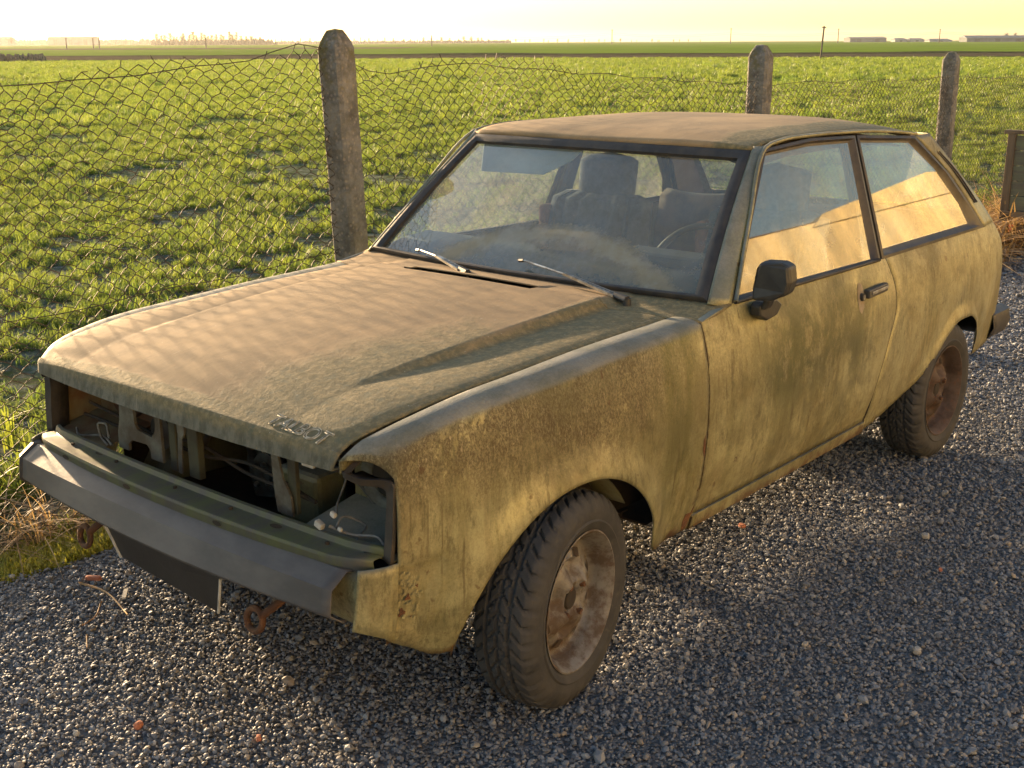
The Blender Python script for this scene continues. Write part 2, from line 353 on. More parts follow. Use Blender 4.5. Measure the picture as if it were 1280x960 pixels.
# ------------------------------------------------------------------ the car's surface functions (x back from the nose, y left/right, z up)
plan = pch([.03, .04, .06, .10, .15, .3, .5, .8, 1.3, 2, 2.6, 3.1, 3.5, 3.7, 3.80, 3.86, 3.9], [.60, .64, .672, .702, .718, .747, .768, .782, .787, .79, .79, .787, .774, .757, .728, .69, .60])
dzf = pch([.2, .25, .30, .37, .46, .56, .66, .74, .80, .86, .90], [-.068, -.055, -.042, -.022, -.008, 0, .002, -.004, -.014, -.031, -.045])
ARC = (.69, .20, .387)
RARX = [2.40, 2.52, 2.66, 2.82, 2.96, 3.07, 3.17, 3.28, 3.37, 3.42, 3.445, 3.46, 3.5, 3.6, 3.86]
RARZ = [.262, .275, .31, .362, .445, .52, .552, .55, .515, .46, .41, .36, .34, .345, .38]
rarz = pch(RARX, RARZ)
def S(x, z):
    y = plan(x)+dzf(min(z, .90))
    if z > .90: y -= .36*(z-.90)
    d = math.hypot(x-ARC[0], z-ARC[1])-ARC[2]
    if z > .22 and z < .82 and abs(x-ARC[0]) < .6:
        k = max(0, 1-max(d, 0)/.10); y += .020*(k*k*(3-2*k))
    d2 = z-float(rarz(x))
    if 2.75 < x < 3.5 and z < .8:
        k = max(0, 1-max(d2, 0)/.07)*min(1, (x-2.75)/.2)*min(1, (3.5-x)/.08); y += .012*(k*k*(3-2*k))
    return float(y)
shut_y = pch([.08, .2, .4, 1.26], [.625, .648, .66, .665])
shut_z = pch([.075, .10, .134, .264, .426, .6, .88, 1.26], [.772, .79, .809, .835, .853, .860, .872, .878])
crest_z = pch([.146, .17, .21, .30, .36, .66, .885, 1.3], [.734, .775, .80, .82, .828, .840, .853, .870])

car = empty('hatchback_car', (0, 0, 0))
tag(car, 'abandoned gold green hatchback covered in dust and lichen, parked on gravel beside the wire fence', 'car')

def wing_lo(x):
    if x < .306: return float(pch([.06, .10, .15, .22, .27, .306], [.405, .385, .345, .30, .272, .272])(x))
    if x < 1.03: return ARC[1]+math.sqrt(max(0, ARC[2]**2-(x-ARC[0])**2))
    return float(pch([1.03, 1.05, 1.08, 1.285], [.385, .33, .265, .262])(x))
def wing(s):
    mb = MB(); dzs = .0 if s < 0 else -.007
    xs = list(np.linspace(.148, .30, 14))+[ARC[0]-ARC[2]*math.cos(t) for t in np.linspace(.10, math.pi-.42, 56)]
    xs += list(np.linspace(1.047, 1.284, 16)); xs = sorted(xs)
    P = []
    for x in xs:
        lo, hi = wing_lo(x), float(crest_z(x)); col = []
        for v in np.linspace(0, 1, 30)**1.0:
            z = lo+(hi-lo)*v
            yy = S(x, z)
            if z < .41 and x < .30: # folded pressing low at the front corner
                yy -= .03*max(0, (.41-z)/.14)*max(0, (.30-x)/.15)
            # recessed pressing under the headlight
            if x < .31 and .36 < z < .54:
                e = min(1, (.54-z)/.02, (z-.36)/.03, max(0, (.285-(.54-z)*.35-x))/.018); yy -= .007*max(0, e)*1.7
            col.append((x, s*yy, z))
        xt = x-.070*math.exp(-(x-.146)/.10)*1.0; ys, zs = float(shut_y(xt)), float(shut_z(xt)); yc = S(x, hi)
        if x > 1.2: ys += 0
        for t in np.linspace(0, 1, 9)[1:]:
            # rounded shoulder then almost flat top
            yy = yc+(ys-yc)*t; zz = hi+(zs+dzs-hi)*(1-(1-t)**3.6)+.003*math.sin(math.pi*t); xx = x+(xt-x)*t
            col.append((xx, s*yy, zz))
        col.append((xt, s*(ys-.004), zs-.006)); col.append((xt, s*(ys-.004), zs-.03))
        P.append(col)
    mb.grid(P)
    # corner piece below the headlight, wrapping to the front
    Q = []
    for x in (.0605, .066, .074, .085, .10, .12, .148):
        lo = wing_lo(x); Q.append([(x+.012*(k/7-.6)*(1 if x < .12 else 0), s*(plan(x)+float(dzf(lo+(.545-lo)*k/7))*.8+.008*(1-(x-.06)/.09)), lo+(.545-lo)*k/7) for k in range(8)])
    mb.grid(Q)
    o = mb.build('wing', M['paint'], car, True, .005, autos=50)
    return o
for s in (-1, 1): wing(s)

# bonnet
zu = pch([.05, .09, .2, .35, .6, .9, 1.2], [.797, .808, .838, .860, .882, .900, .912])
zl = pch([.05, .09, .2, .30, .38, .6, .9, 1.2], [.795, .806, .836, .851, .856, .864, .877, .885])
ply = pch([.05, .2, .6, 1.2], [.40, .405, .435, .45])
def hz(x, y):
    a = abs(y); p = float(ply(x)); U, L, Zs = float(zu(x)), float(zl(x)), float(shut_z(max(x, .09)))
    Yw = float(shut_y(max(x, .08)))
    if a < p: return U+.012*(1-(a/p)**2)
    if a < p+.035:
        t = (a-p)/.035; t = t*t*(3-2*t); return U*(1-t)+L*t
    t = min(1, (a-p-.035)/max(.02, Yw-p-.035)); return L*(1-t)+Zs*t+.004*math.sin(math.pi*t)
def hood_front(y): return .088-.032*(1-min(1, abs(y)/.62)**2.2)
def hood_rear(y):
    return 1.19+.068*(min(abs(y), .66)/.66)**2.5 - (.022 if -.235 < y < .295 else 0)
ts = [-1, -.985, -.96, -.92, -.86, -.8, -.76, -.73]+list(np.linspace(-.715, -.60, 12))+list(np.linspace(-.57, .57, 29))
ts = sorted(set([round(t, 4) for t in ts]+[round(-t, 4) for t in ts]+[-.358, -.350, .442, .450]))
P = []
for t in ts:
    row = []
    yf = t*.617; xc = hood_front(yf); zc = hz(xc+.012, yf)
    # front lip
    row.append((xc+.012, yf*.985, .752+.004*(1-t*t))); row.append((xc-.016, yf*.985, .753+.004*(1-t*t))); row.append((xc-.013, yf*.99, .765)); row.append((xc-.009, yf, zc-.012)); row.append((xc-.003, yf, zc-.004))
    for u in list(np.linspace(0, .12, 7))+list(np.linspace(.14, 1, 40)):
        yb = 1.0
        x = xc+.006+u*(hood_rear(t*.655)-xc-.006)
        wdt = float(shut_y(x))-(.021-.014*min(1, x/1.0))*(1 if t < 0 else .22); y = t*wdt
        z = hz(x, y)
        if abs(t) > .95: z -= .004*((abs(t)-.95)/.05)**2
        if u == 0: z -= .002
        row.append((x, y, z))
    row.append((row[-1][0]+.003, row[-1][1], row[-1][2]-.012))
    P.append(row)
mb = MB().grid(P)
bon = mb.build('bonnet', M['bonnet'], car, True, .005, autos=60)
# dark trough walls under the bonnet gap
for s in (-1, 1):
    mb = MB()
    mb.grid([[(x, s*(float(shut_y(x))+.012), float(shut_z(x))-.035), (x, s*(float(shut_y(x))-.05), float(shut_z(x))-.045), (x, s*.60, .60), (x, s*.60, .33)] for x in np.linspace(.30, 1.26, 14)])
    mb.grid([[(x, s*(float(shut_y(x))+.015), float(shut_z(x))-.03), (x, s*(float(shut_y(x))-.04), float(shut_z(x))-.035)] for x in np.linspace(.085, .30, 8)])
    mb.build('inner_wing', M['under'], car, True, .004)
# badge: what is left of the lettering on the bonnet's front edge
cv = bpy.data.curves.new('badge', 'FONT'); cv.body = 'TALBOT'; cv.size = .052; cv.extrude = .0012; cv.space_character = 1.05; cv.shear = .15; cv.fill_mode = 'NONE'; cv.bevel_depth = .0010; cv.bevel_resolution = 0
to = bpy.data.objects.new('tmp', cv); COL.objects.link(to); bpy.context.view_layer.update()
me = bpy.data.meshes.new_from_object(to.evaluated_get(bpy.context.evaluated_depsgraph_get())); bpy.data.objects.remove(to)
me.materials.clear(); me.materials.append(simple('peeling_white_lettering', (.50, .47, .38), (.26, .235, .17), .8, 60, bump=.5, lo=.4, hi=.55))
for v in me.vertices:
    tx, ty = v.co.x, v.co.y; y = -.375-tx*.93; x = .082+ty*1.0+.018*0
    v.co = (x, y, hz(x, y)+.0025+v.co.z)
bo = bpy.data.objects.new('badge_lettering', me); COL.objects.link(bo); bo.parent = bon

# cowl between bonnet and windscreen
def ws_bot(y): return 1.345+.062*(abs(y)/.70)**2
P = []
ycs = sorted(set(list(np.linspace(-.66, .66, 45))+[-.665, .665, -.69, .69, -.72, .72, -.752, .752, -.236, -.232, .292, .296]))
for y in ycs:
    a = abs(y); slot = -.234 < y < .294
    if a <= .665: x0 = hood_rear(y)+(.052 if slot else .006); z0 = float(zu(1.2))*1.0 if a < .44 else None
    else: x0 = 1.263+(a-.665)/.087*.026; z0 = .878-(a-.665)*.05
    if z0 is None: z0 = hz(1.2, y)
    elif a < .44: z0 = hz(1.2, y)-.002
    x1 = ws_bot(min(a, .70))+.02 if a <= .70 else 1.43+(a-.70)*.4; z1 = .905-(max(0, a-.70))*.12
    P.append([(x0+(x1-x0)*t, y, z0+(z1-z0)*t-.004*math.sin(math.pi*t)) for t in (0, .03, .25, .5, .75, 1)])
MB().grid(P).build('cowl_panel', M['bonnet'], car, True, .004)
MB().grid([[(1.14, -.25, .87), (1.28, -.25, .85)], [(1.14, .31, .87), (1.28, .31, .85)]]).build('air_intake', M['under'], car, False, .004)

# sills, doors, quarters
for s in (-1, 1):
    P = [[(x, s*(S(x, z)+.004), z) for z in (.258, .265, .28, .297, .301)]+[(x, s*(S(x, .30)-.03), .302)] for x in np.linspace(1.287, 2.44, 30)]
    P = [[(x, s*(S(x, .26)-.10), .262)]+c for x, c in zip(np.linspace(1.287, 2.44, 30), P)]
    MB().grid(P).build('sill', M['paint'], car, True, .003, autos=40)
door_rx = pch([.30, .37, .45, .60, .74, .87, .90], [2.425, 2.425, 2.44, 2.49, 2.54, 2.505, 2.49])
bz = lambda x: .898-.011*(x-1.45)
WF = {}
def tilt(x, z, off=0): return (.742-.36*(z-.9)+off)
def ringpoly(outer, inner, s, off_o, off_i, th=.012):
    mb = MB(); n = len(outer); rows = []
    for k in range(n):
        (xo, zo), (xi, zi) = outer[k], inner[k]
        rows.append([(xo, s*(tilt(xo, zo, off_o)-th), zo), (xo, s*tilt(xo, zo, off_o), zo), (xo+(xi-xo)*.35, s*tilt(0, zo+(zi-zo)*.35, off_o+.003), zo+(zi-zo)*.35), (xo+(xi-xo)*.7, s*tilt(0, zo+(zi-zo)*.7, off_i), zo+(zi-zo)*.7), (xi, s*tilt(xi, zi, off_i-.002), zi), (xi, s*(tilt(xi, zi, off_i)-th), zi)])
    return mb.grid(rows, closeu=True)
def resamp(poly, ns):
    out = []
    for k, n in enumerate(ns):
        a, b = poly[k], poly[(k+1) % len(poly)]
        for i in range(n): out.append((a[0]+(b[0]-a[0])*i/n, a[1]+(b[1]-a[1])*i/n))
    return out
DG = [(1.523, .912), (1.871, 1.277), (2.17, 1.287), (2.458, 1.280), (2.406, .896)]
DO = [(1.458, .900), (1.859, 1.300), (2.181, 1.314), (2.504, 1.303), (2.457, .887)]
QG = [(2.515, .917), (2.545, 1.275), (2.955, 1.249), (3.131, 1.142), (3.282, .996), (3.326, .913)]
QO = [(2.474, .887), (2.520, 1.303), (3.01, 1.272), (3.248, 1.112), (3.384, .975), (3.466, .884)]
for s in (-1, 1):
    door = MB(); P = []
    for v in np.linspace(0, 1, 26):
        z0 = .305+(.885-.305)*v; xr = float(door_rx(z0)); row = []
        for x in np.linspace(1.291, xr, 34):
            zt = bz(x) if x > 1.45 else .874+(x-1.29)/.16*.024
            z = .305+(zt-.305)*v; y = S(x, z)
            if z < .38: y -= .004*max(0, min(1, (.38-z)/.01))
            row.append((x, s*y, z))
        row.append((xr+.001, s*(row[-1][1]*s-.012), row[-1][2])); row.insert(0, (1.2905, s*(S(1.291, z0)-.012), row[0][2]))
        P.append(row)
    P.append([(x, y-s*.02, z+.001) for x, y, z in P[-1]])
    d = door.grid(P).build('door', M['paint'], car, True, .004, autos=50)
    ringpoly(resamp(DO, (6, 3, 3, 6, 8)), resamp(DG, (6, 3, 3, 6, 8)), s, .006, -.004).build('window_frame', M['frame'], d, True, 0, autos=35)
    g = resamp(DG, (6, 3, 3, 6, 8)); mesh('door_glass', [(x, s*tilt(x, z, -.006), z) for x, z in g], [range(len(g))], M['sglass'], d)
    MB().tube([(x, s*tilt(x, bz(x)+.006, .012), bz(x)+.004) for x in np.linspace(1.47, 2.44, 14)], .006).build('window_seal', M['seal'], d, True)
    # dark strip laid in the rear shut gap, standing in for its shade
    MB().tube([(float(door_rx(z))+.0035, s*(S(float(door_rx(z)), z)-.0015), z) for z in np.linspace(.31, .882, 30)], .0034, 6).build('shut_gap_shade', M['under'], d, True)
    # handle: recess plate, grip and lock
    hb = MB(); hb.box((2.355, s*(S(2.36, .80)+.014), .801), (.150, .022, .030), Matrix.Rotation(R(-2)*1, 3, 'Y')); h = hb.build('door_handle', M['black'], d, False, bevel=.005)
    MB().box((2.362, s*(S(2.36, .80)+.0265), .803), (.125, .004, .010), Matrix.Rotation(R(-2), 3, 'Y')).build('grip_insert', M['chrome'], h, bevel=.001)
    lk = MB(); lk.tube([(2.262, s*(S(2.26, .80)), .792), (2.262, s*(S(2.26, .80)+.014), .792)], .013, 14); lo_ = lk.build('lock', M['black'], d, False)
    MB().tube([(2.262, s*(S(2.26, .80)+.012), .792), (2.262, s*(S(2.26, .80)+.016), .792)], .008, 12).build('lock_barrel', M['chrome'], lo_, False)
    sc_ = [(2.252, .84), (2.275, .835), (2.285, .80), (2.276, .755), (2.255, .735), (2.236, .75), (2.232, .79), (2.238, .82)]
    mesh('bare_primer_patch', [(x, s*(S(x, z)+.0035), z) for x, z in sc_], [range(len(sc_))], simple('chalky_primer', (.32, .27, .19), (.24, .19, .12), .9, 30), d)
# quarter panels with C pillar
xrear = pch([.34, .40, .48, .56, .70, .77, .85, .945, 1.04, 1.135, 1.27], [3.72, 3.75, 3.785, 3.80, 3.775, 3.745, 3.675, 3.575, 3.46, 3.335, 3.15])
xinn = pch([.884, .975, 1.112, 1.272], [3.470, 3.388, 3.252, 3.014])
for s in (-1, 1):
    mb = MB(); us = sorted(set(list(np.linspace(0, .25, 10))+list(np.linspace(.25, .85, 60))+list(np.linspace(.85, 1, 10))))
    P = []
    for u in us:
        hi = .887; row = []; lo = .4
        for _ in range(12):
            xl = float(door_rx(lo))+.006; lo = .5*lo+.5*float(rarz(xl+u*(float(xrear(lo))-xl)))
        for v in np.linspace(0, 1, 26):
            z = lo+(hi-lo)*v; xl = float(door_rx(z))+.006; x = xl+u*(float(xrear(z))-xl)
            row.append((x, s*S(x, z), z))
        row.append((row[-1][0], s*(abs(row[-1][1])-.02), row[-1][2]+.001)); P.append(row)
    e = [(float(xrear(p[2]))+.03, p[1]-s*.07, p[2]) for p in P[-1]]; m_ = [(p[0]+.018, p[1]-s*.018, p[2]) for p in P[-1]]
    P += [m_, e]
    mb.grid(P)
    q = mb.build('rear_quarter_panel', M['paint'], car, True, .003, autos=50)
    q.data.materials.append(M['under']); q.modifiers['thick'].material_offset_rim = 1  # cut edge coloured dark so the lit rim reads as gap shade
    P = []
    for z in np.linspace(.884, 1.272, 22):
        xi, xo = float(xinn(z))-.004, float(xrear(z)); yo = lambda t: tilt(0, z, .004)*(1-t)+(S(min(xo, 3.7), z)+.001)*t if z < 1.1 else tilt(0, z, .004)*(1-t)+(tilt(0, z, .002)*(z-1.1)/.172+(S(xo, z)+.001)*(1-(z-1.1)/.172))*t
        P.append([(xi+(xo-xi)*t, s*yo(t), z) for t in (0, .25, .5, .75, 1)]+[(xo+.018, s*(yo(1)-.018), z), (xo+.03, s*(yo(1)-.07), z)])
    MB().grid(P).build('rear_pillar', M['paint'], car, True, .004)
    for dx in (.055, .075):
        MB().tube([(float(xinn(z))+dx, s*tilt(0, z, .004), z) for z in np.linspace(.985, 1.20, 12)], .0035).build('pillar_louvre', M['seal'], q, True)
    r_ = ringpoly(resamp(QO, (8, 6, 4, 4, 3, 8)), resamp(QG, (8, 6, 4, 4, 3, 8)), s, .005, -.004).build('quarter_window_frame', M['frame'], car, True, 0, autos=35)
    g = resamp(QG, (8, 6, 4, 4, 3, 8)); mesh('quarter_glass', [(x, s*tilt(x, z, -.006), z) for x, z in g], [range(len(g))], M['sglass'], r_)
# A pillars
def wspt(u, v):      # windscreen surface: u -1..1, v 0 bottom .. 1 top
    yb, yt = .698, .572; y = u*(yb+(yt-yb)*v); xb = 1.348+.060*u*u; xt = 1.795+.046*u*u
    z = .907+(1.300-.006*u*u-.907)*v
    return np.array([xb+(xt-xb)*v-.014*math.sin(math.pi*v), y, z])
for s in (-1, 1):
    P = []
    for v in np.linspace(-.02, 1.02, 22):
        a = wspt(s*1.0, v)+np.array([-.002, s*.002, .002]); b = np.array([1.462+(1.863-1.462)*v-.004*math.sin(math.pi*v), s*(.742-.36*(.40*v)+.004), .90+.402*v])
        m1 = (a*.6+b*.4)+np.array([-.004, s*.005, .0]); m2 = (a*.25+b*.75)+np.array([-.002, s*.006, 0])
        P.append([a, a*.85+b*.15+np.array([-.004, s*.002, .002]), m1, m2, b])
    MB().grid(P).build('front_pillar', M['paint'], car, True, .004)
    # drip rail
    MB().tube([(x, s*(yy+.006), z) for x, yy, z in curve([(1.470, .748, .905), (1.66, .672, 1.11), (1.855, .602, 1.300), (1.90, .596, 1.312), (2.07, .592, 1.323), (2.5, .595, 1.316), (2.85, .602, 1.296), (3.02, .606, 1.278)], 40)], .0065).build('drip_rail', M['chrome'] if 0 else M['paint'], car, True)
# roof
rail_z = pch([1.845, 1.92, 2.07, 2.5, 2.85, 3.02], [1.302, 1.316, 1.324, 1.317, 1.297, 1.279])
cen_z = pch([1.78, 1.84, 1.95, 2.15, 2.5, 2.85, 3.05], [1.308, 1.325, 1.340, 1.350, 1.352, 1.338, 1.315])
P = []
for t in np.linspace(-1, 1, 41):
    xf = 1.79+.052*t*t; xb = 3.06-.05*t*t; row = [(xf+.015, t*.57, 1.296-.004*t*t), (xf-.004, t*.578, 1.300-.004*t*t)]
    for u in np.linspace(0, 1, 30)**1.3:
        x = xf+(xb-xf)*u; yr = .597 if abs(t) == 1 else .597; zr = float(rail_z(x)); zc = float(cen_z(x)); k = (1-abs(t)**3.2)
        z = zr+(zc-zr)*k; y = t*(.58+.017*min(1, u*8))
        row.append((x, y, z))
    row.append((xb+.02, t*.58, row[-1][2]-.02)); P.append(row)
roof = MB().grid(P).build('roof', M['bonnet'], car, True, .004)
# windscreen: rubber, glass
us = np.linspace(-1, 1, 33)
P = [[wspt(u*.955, v) for v in np.linspace(.045, .945, 16)] for u in us]
off = np.array([.006, 0, -.008])
MB().grid([[p+off for p in c] for c in P]).build('windscreen', M['wglass'], car, True)
def wring():
    per = [(u, 0) for u in np.linspace(-1, 1, 24)]+[(1, v) for v in np.linspace(0, 1, 14)[1:]]+[(u, 1) for u in np.linspace(1, -1, 24)[1:]]+[(-1, v) for v in np.linspace(1, 0, 14)[1:-1]]
    rows = []
    for u, v in per:
        o_ = wspt(u, v); i_ = wspt(u*.94, .035+v*.905) ; nrm = np.array([-.62, 0, .78])
        rows.append([o_-nrm*.01, o_+nrm*.003, o_*.7+i_*.3+nrm*.010, o_*.35+i_*.65+nrm*.009, i_+nrm*.002, i_-nrm*.012])
    return MB().grid(rows, closeu=True)
wring().build('windscreen_rubber', M['seal'], car, True, autos=50)
# tailgate with rear glass
tg = MB(); P = []
for z in np.linspace(.46, .92, 14):
    P.append([(float(xrear(z))+.03+.035*(1-t*t), t*(S(float(xrear(z)), z)-.06), z) for t in np.linspace(-1, 1, 15)])
tgo = tg.grid(P).build('tailgate', M['paint'], car, True, .004)
P = [[(float(xrear(z))+.05+.02*(1-t*t), t*tilt(0, z, -.07), z) for t in np.linspace(-1, 1, 11)] for z in np.linspace(.93, 1.27, 8)]
MB().grid(P).build('rear_glass', M['sglass'], tgo, True)
MB().grid([[(x, y, z) for y in np.linspace(-.5, .5, 6)] for x, z in ((3.82, .46), (3.80, .38), (3.74, .34))]).build('rear_valance', M['paint'], car, True, .004)
# rear bumper
P = [[(x0+bx, yy, zz) for x0, zz in ((3.80, .492), (3.88, .500), (3.925, .470), (3.93, .40), (3.89, .365), (3.82, .36))] for yy, bx in [(-.70, 0), (-.69, .005), (-.5, .02), (0, .035), (.5, .02), (.69, .005), (.70, 0)]]
mbb = MB().grid(P)
for s in (-1, 1):
    P = [[(x, s*(yy), zz) for yy, zz in ((.705, .360), (.745, .375), (.765, .42), (.757, .475), (.725, .492), (.70, .485))] for x in (3.68, 3.72, 3.80, 3.88)]+[[(3.91, s*(yy-.03), zz) for yy, zz in ((.705, .37), (.735, .38), (.745, .42), (.74, .46), (.715, .48), (.70, .475))], [(3.925, s*.70, .42)]*6]
    mbb.grid(P)
mbb.build('rear_bumper', M['black'], car, True, .004, autos=40)

# ------------------------------------------------------------------ front end
def bow(y, k): return -k*(1-min(1, abs(y)/.65)**2)
prof = [(.085, .530), (.064, .534), (.019, .505), (.012, .452), (.014, .447), (.048, .420), (.055, .421)]
bw = (.02, .02, .02, .04, .04, .03, .03)
P = [[(px+bow(y, b), y, pz) for (px, pz), b in zip(prof, bw)] for y in np.linspace(-.648, .652, 41)]
bump = MB().grid(P).build('front_bumper', M['bumper'], car, True, .004, autos=25)
capP = []
for t, dx, shr in ((0, 0, 1), (.012, 0, 1.05), (.035, .012, 1.05), (.055, .04, .98), (.06, .08, .9)):
    capP.append([(max(.0, px)+dx-.004*(1 if t else 0), .650+t, .478+(pz-.478)*shr) for px, pz in prof])
MB().grid(capP).build('end_cap', M['seal'], bump, True, .004, autos=30)
# lower valance and wide shelf panel behind the bumper
P = [[(.088+bow(y, .02)+max(0, abs(y)-.62)*.3, y, .535), (.078+bow(y, .02), y, .47), (.092+bow(y, .02), y, .41), (.14, y, .36), (.22, y, .345)] for y in np.linspace(-.685, .685, 25)]
MB().grid(P).build('front_valance', M['paint'], car, True, .004)
P = []
for y in np.linspace(-.69, .655, 29):
    b = bow(y, .036); xf = .068+b; a = abs(y)
    if a > .62: xf += (a-.62)*.5
    P.append([(xf+.012, y, .527), (xf+.003, y, .530), (xf-.002, y, .553), (xf, y, .559), (xf+.010, y, .560), (xf+.040, y, .558), (.115+b*.6+(max(0, a-.62))*.3, y, .561), (.120+b*.6+max(0, a-.62)*.3, y, .573), (.128+b*.6+max(0, a-.62)*.3, y, .574), (.145, y, .55)])
shelf = MB().grid(P).build('front_crossmember', M['shelf'], car, True, .003, autos=30)
def hole(c, n, ax, rx, ry, mat=M['under'], par=shelf, name='drain_hole'):
    c = np.array(c); u, v = [np.array(k, float) for k in ax]
    mesh(name, [c+u*rx*math.cos(t)+v*ry*math.sin(t) for t in np.linspace(0, 2*math.pi, 13)[:-1]], [range(12)], mat, par)
for x, y in ((.098, .375), (.085, -.385), (.10, .10)):
    r_ = .010 if abs(y) > .2 else .004
    hole((x, y, .5618), 0, ((1, 0, 0), (0, 1, 0)), r_, r_*1.9)
for y in (.467, .144, -.23): hole((.0645+bow(y, .036), y, .543), 0, ((0, 0, 1), (0, 1, 0)), .006, .017)
# radiator frame pieces
fr = MB()
def plank2d(pts, x, th=.004): return [(x, y, z) for y, z in pts]
MB().prism(plank2d([(.374, .735), (.319, .735), (.312, .64), (.30, .625), (.235, .618), (.215, .64), (.208, .735), (.19, .735), (.19, .556), (.245, .556), (.246, .58), (.26, .592), (.33, .590), (.35, .575), (.352, .555), (.40, .555), (.398, .60), (.385, .64)], .17), (.008, 0, 0)).build('headlight_frame', M['support'], car)
MB().box((.185, .125, .62), (.004, .018, .165), Matrix.Rotation(R(6), 3, 'X')).build('stay_rod', M['support'], car)
MB().box((.19, .065, .64), (.02, .045, .20)).build('radiator_post', M['darkolive'], car, bevel=.003)
MB().box((.19, .155, .64), (.02, .03, .20)).build('radiator_post', M['darkolive'], car, bevel=.003)
pp = MB().prism([(.158, -.285, .72), (.158, -.310, .70), (.158, -.325, .64), (.158, -.352, .60), (.158, -.355, .552), (.158, -.300, .552), (.158, -.292, .60)], (.006, 0, 0)); pp.build('radiator_post', M['support'], car)
MB().box((.175, -.345, .65), (.012, .03, .19)).build('radiator_post', M['darkolive'], car, bevel=.002)
# under-lip rail with catch
P = [[(.105+bow(y, .03), y, .744), (.125, y, .742), (.13, y, .722), (.15, y, .72)] for y in np.linspace(-.58, .60, 13)]
lr = MB().grid(P).build('bonnet_rail', M['support'], car, False, .003)
MB().prism([(.118, .034, .735), (.118, .0, .735), (.118, .004, .69), (.118, .018, .672), (.118, .032, .69)], (.006, 0, 0)).build('bonnet_catch', M['support'], lr)
MB().prism([(.10, -.469, .745), (.10, -.513, .745), (.10, -.508, .725), (.10, -.471, .725)], (.006, 0, 0)).build('bracket', M['white'], lr)
# headlight buckets
for s in (-1, 1):
    mt = M['dull'] if s < 0 else M['rustpanel']
    b = MB(); b.grid([[(.30, s*.42, .56), (.30, s*.42, .77)], [(.30, s*.70, .56), (.30, s*.70, .77)], [(.155, s*.712, .55), (.155, s*.712, .745)]])
    b.grid([[(.14, s*.42, .556), (.30, s*.42, .585)], [(.14, s*.71, .545), (.30, s*.70, .58)]])
    bk = b.build('headlight_bucket', mt, car, False, .003)
    rw = MB(); rw.grid([[(.296-.02*(k == 1), s*(.535)+r*math.cos(a), .655+r*math.sin(a)) for a in np.linspace(0, 2*math.pi, 25)[:-1]] for k, r in ((0, .075), (1, .068), (2, .052))], closev=True)
    rw.build('bucket_ring', M['support'] if s < 0 else M['rust'], bk, True)
    hole((.297, s*.535, .655), 0, ((0, 1, 0), (0, 0, 1)), .052, .052, M['under'], bk, 'bulb_opening')
# black surround on the left headlight opening
oc = curve([(.085, -.625, .752), (.105, -.665, .738), (.135, -.700, .736), (.147, -.717, .722), (.146, -.716, .70), (.140, -.716, .62), (.134, -.712, .545)], 30)
ic = curve([(.092, -.622, .736), (.110, -.655, .722), (.138, -.682, .716), (.148, -.692, .706), (.149, -.693, .69), (.143, -.692, .62), (.137, -.689, .548)], 30)
for s in (1, -1):
    P = [[np.array(q_)*np.array([1, s, 1]) for q_ in (p+np.array([.006, 0, 0]), p+np.array([-.004, 0, 0]), q+np.array([-.004, 0, 0]), q+np.array([.012, 0, 0]), q+np.array([.05, 0, 0]))] for p, q in zip(oc, ic)]
    MB().grid(P).build('headlight_surround', M['seal'], car, True, .002, autos=35)
# loose wires and connectors
wi = MB()
wi.tube(curve([(.125, -.545, .585), (.16, -.53, .60), (.20, -.56, .575), (.14, -.60, .565), (.15, -.66, .562), (.17, -.69, .57)], 24), .003, 5)
wi.tube(curve([(.14, -.535, .61), (.17, -.50, .615), (.22, -.47, .64), (.25, -.46, .69)], 16), .0025, 5)
wi.tube(curve([(.12, -.53, .59), (.15, -.58, .572), (.17, -.63, .575), (.15, -.68, .568)], 20), .004, 5)
wo = wi.build('loose_wiring', simple('dirty_cable', (.2, .2, .19), (.08, .08, .08), .6, 20), car, True)
for c, d in (((.135, -.528, .612), (.010, .016, .013)), ((.12, -.497, .584), (.014, .024, .016)), ((.125, -.56, .588), (.008, .012, .010))):
    MB().box(c, d, Matrix.Rotation(R(20), 3, 'X')).build('connector', M['white'], wo, bevel=.003)
wi = MB(); wi.tube(curve([(.16, .43, .575), (.17, .46, .61), (.165, .49, .605), (.16, .47, .57), (.15, .42, .56)], 20), .004, 5).tube(curve([(.15, .40, .565), (.17, .48, .57), (.14, .55, .565), (.16, .60, .57)], 16), .004, 5)
wi.build('loose_wiring', M['support'], car, True)
# engine: block, pulley, hoses
eng = MB().box((.70, 0, .55), (.42, .34, .30)).box((.62, .02, .72), (.36, .16, .06)).build('engine_block', M['under'], car, bevel=.02)
pu = MB()
for r, t in ((.055, 0), (.05, .01), (.055, .02)): pu.disc((.40-t, .028, .51), (1, 0, 0), .001, r, 24)
pu.grid([[(.40-t, .028+r*math.cos(a), .51+r*math.sin(a)) for a in np.linspace(0, 2*math.pi, 25)[:-1]] for t, r in ((0, .055), (.004, .055), (.01, .045), (.016, .055), (.022, .055), (.024, .03), (.034, .028), (.036, .0))], closev=True)
puo = pu.build('fan_pulley', M['support'], car, True, autos=40)
for k in range(4):
    a = k*math.pi/2+.5; MB().tube([(.362, .028+.036*math.cos(a), .51+.036*math.sin(a)), (.352, .028+.036*math.cos(a), .51+.036*math.sin(a))], .007, 6).build('bolt', M['chrome'], puo)
MB().prism([(.42, .15, .60), (.42, .06, .62), (.42, .01, .50), (.42, .03, .42), (.42, .14, .40), (.42, .17, .50)], (.02, 0, 0)).build('timing_cover', M['support'], car, bevel=.004)
ho = MB(); ho.tube(curve([(.40, .11, .53), (.38, .09, .575), (.38, .04, .585), (.39, -.005, .56), (.42, -.02, .48)], 18), .012, 8)
ho.build('coolant_hose', M['rubber'], car, True)
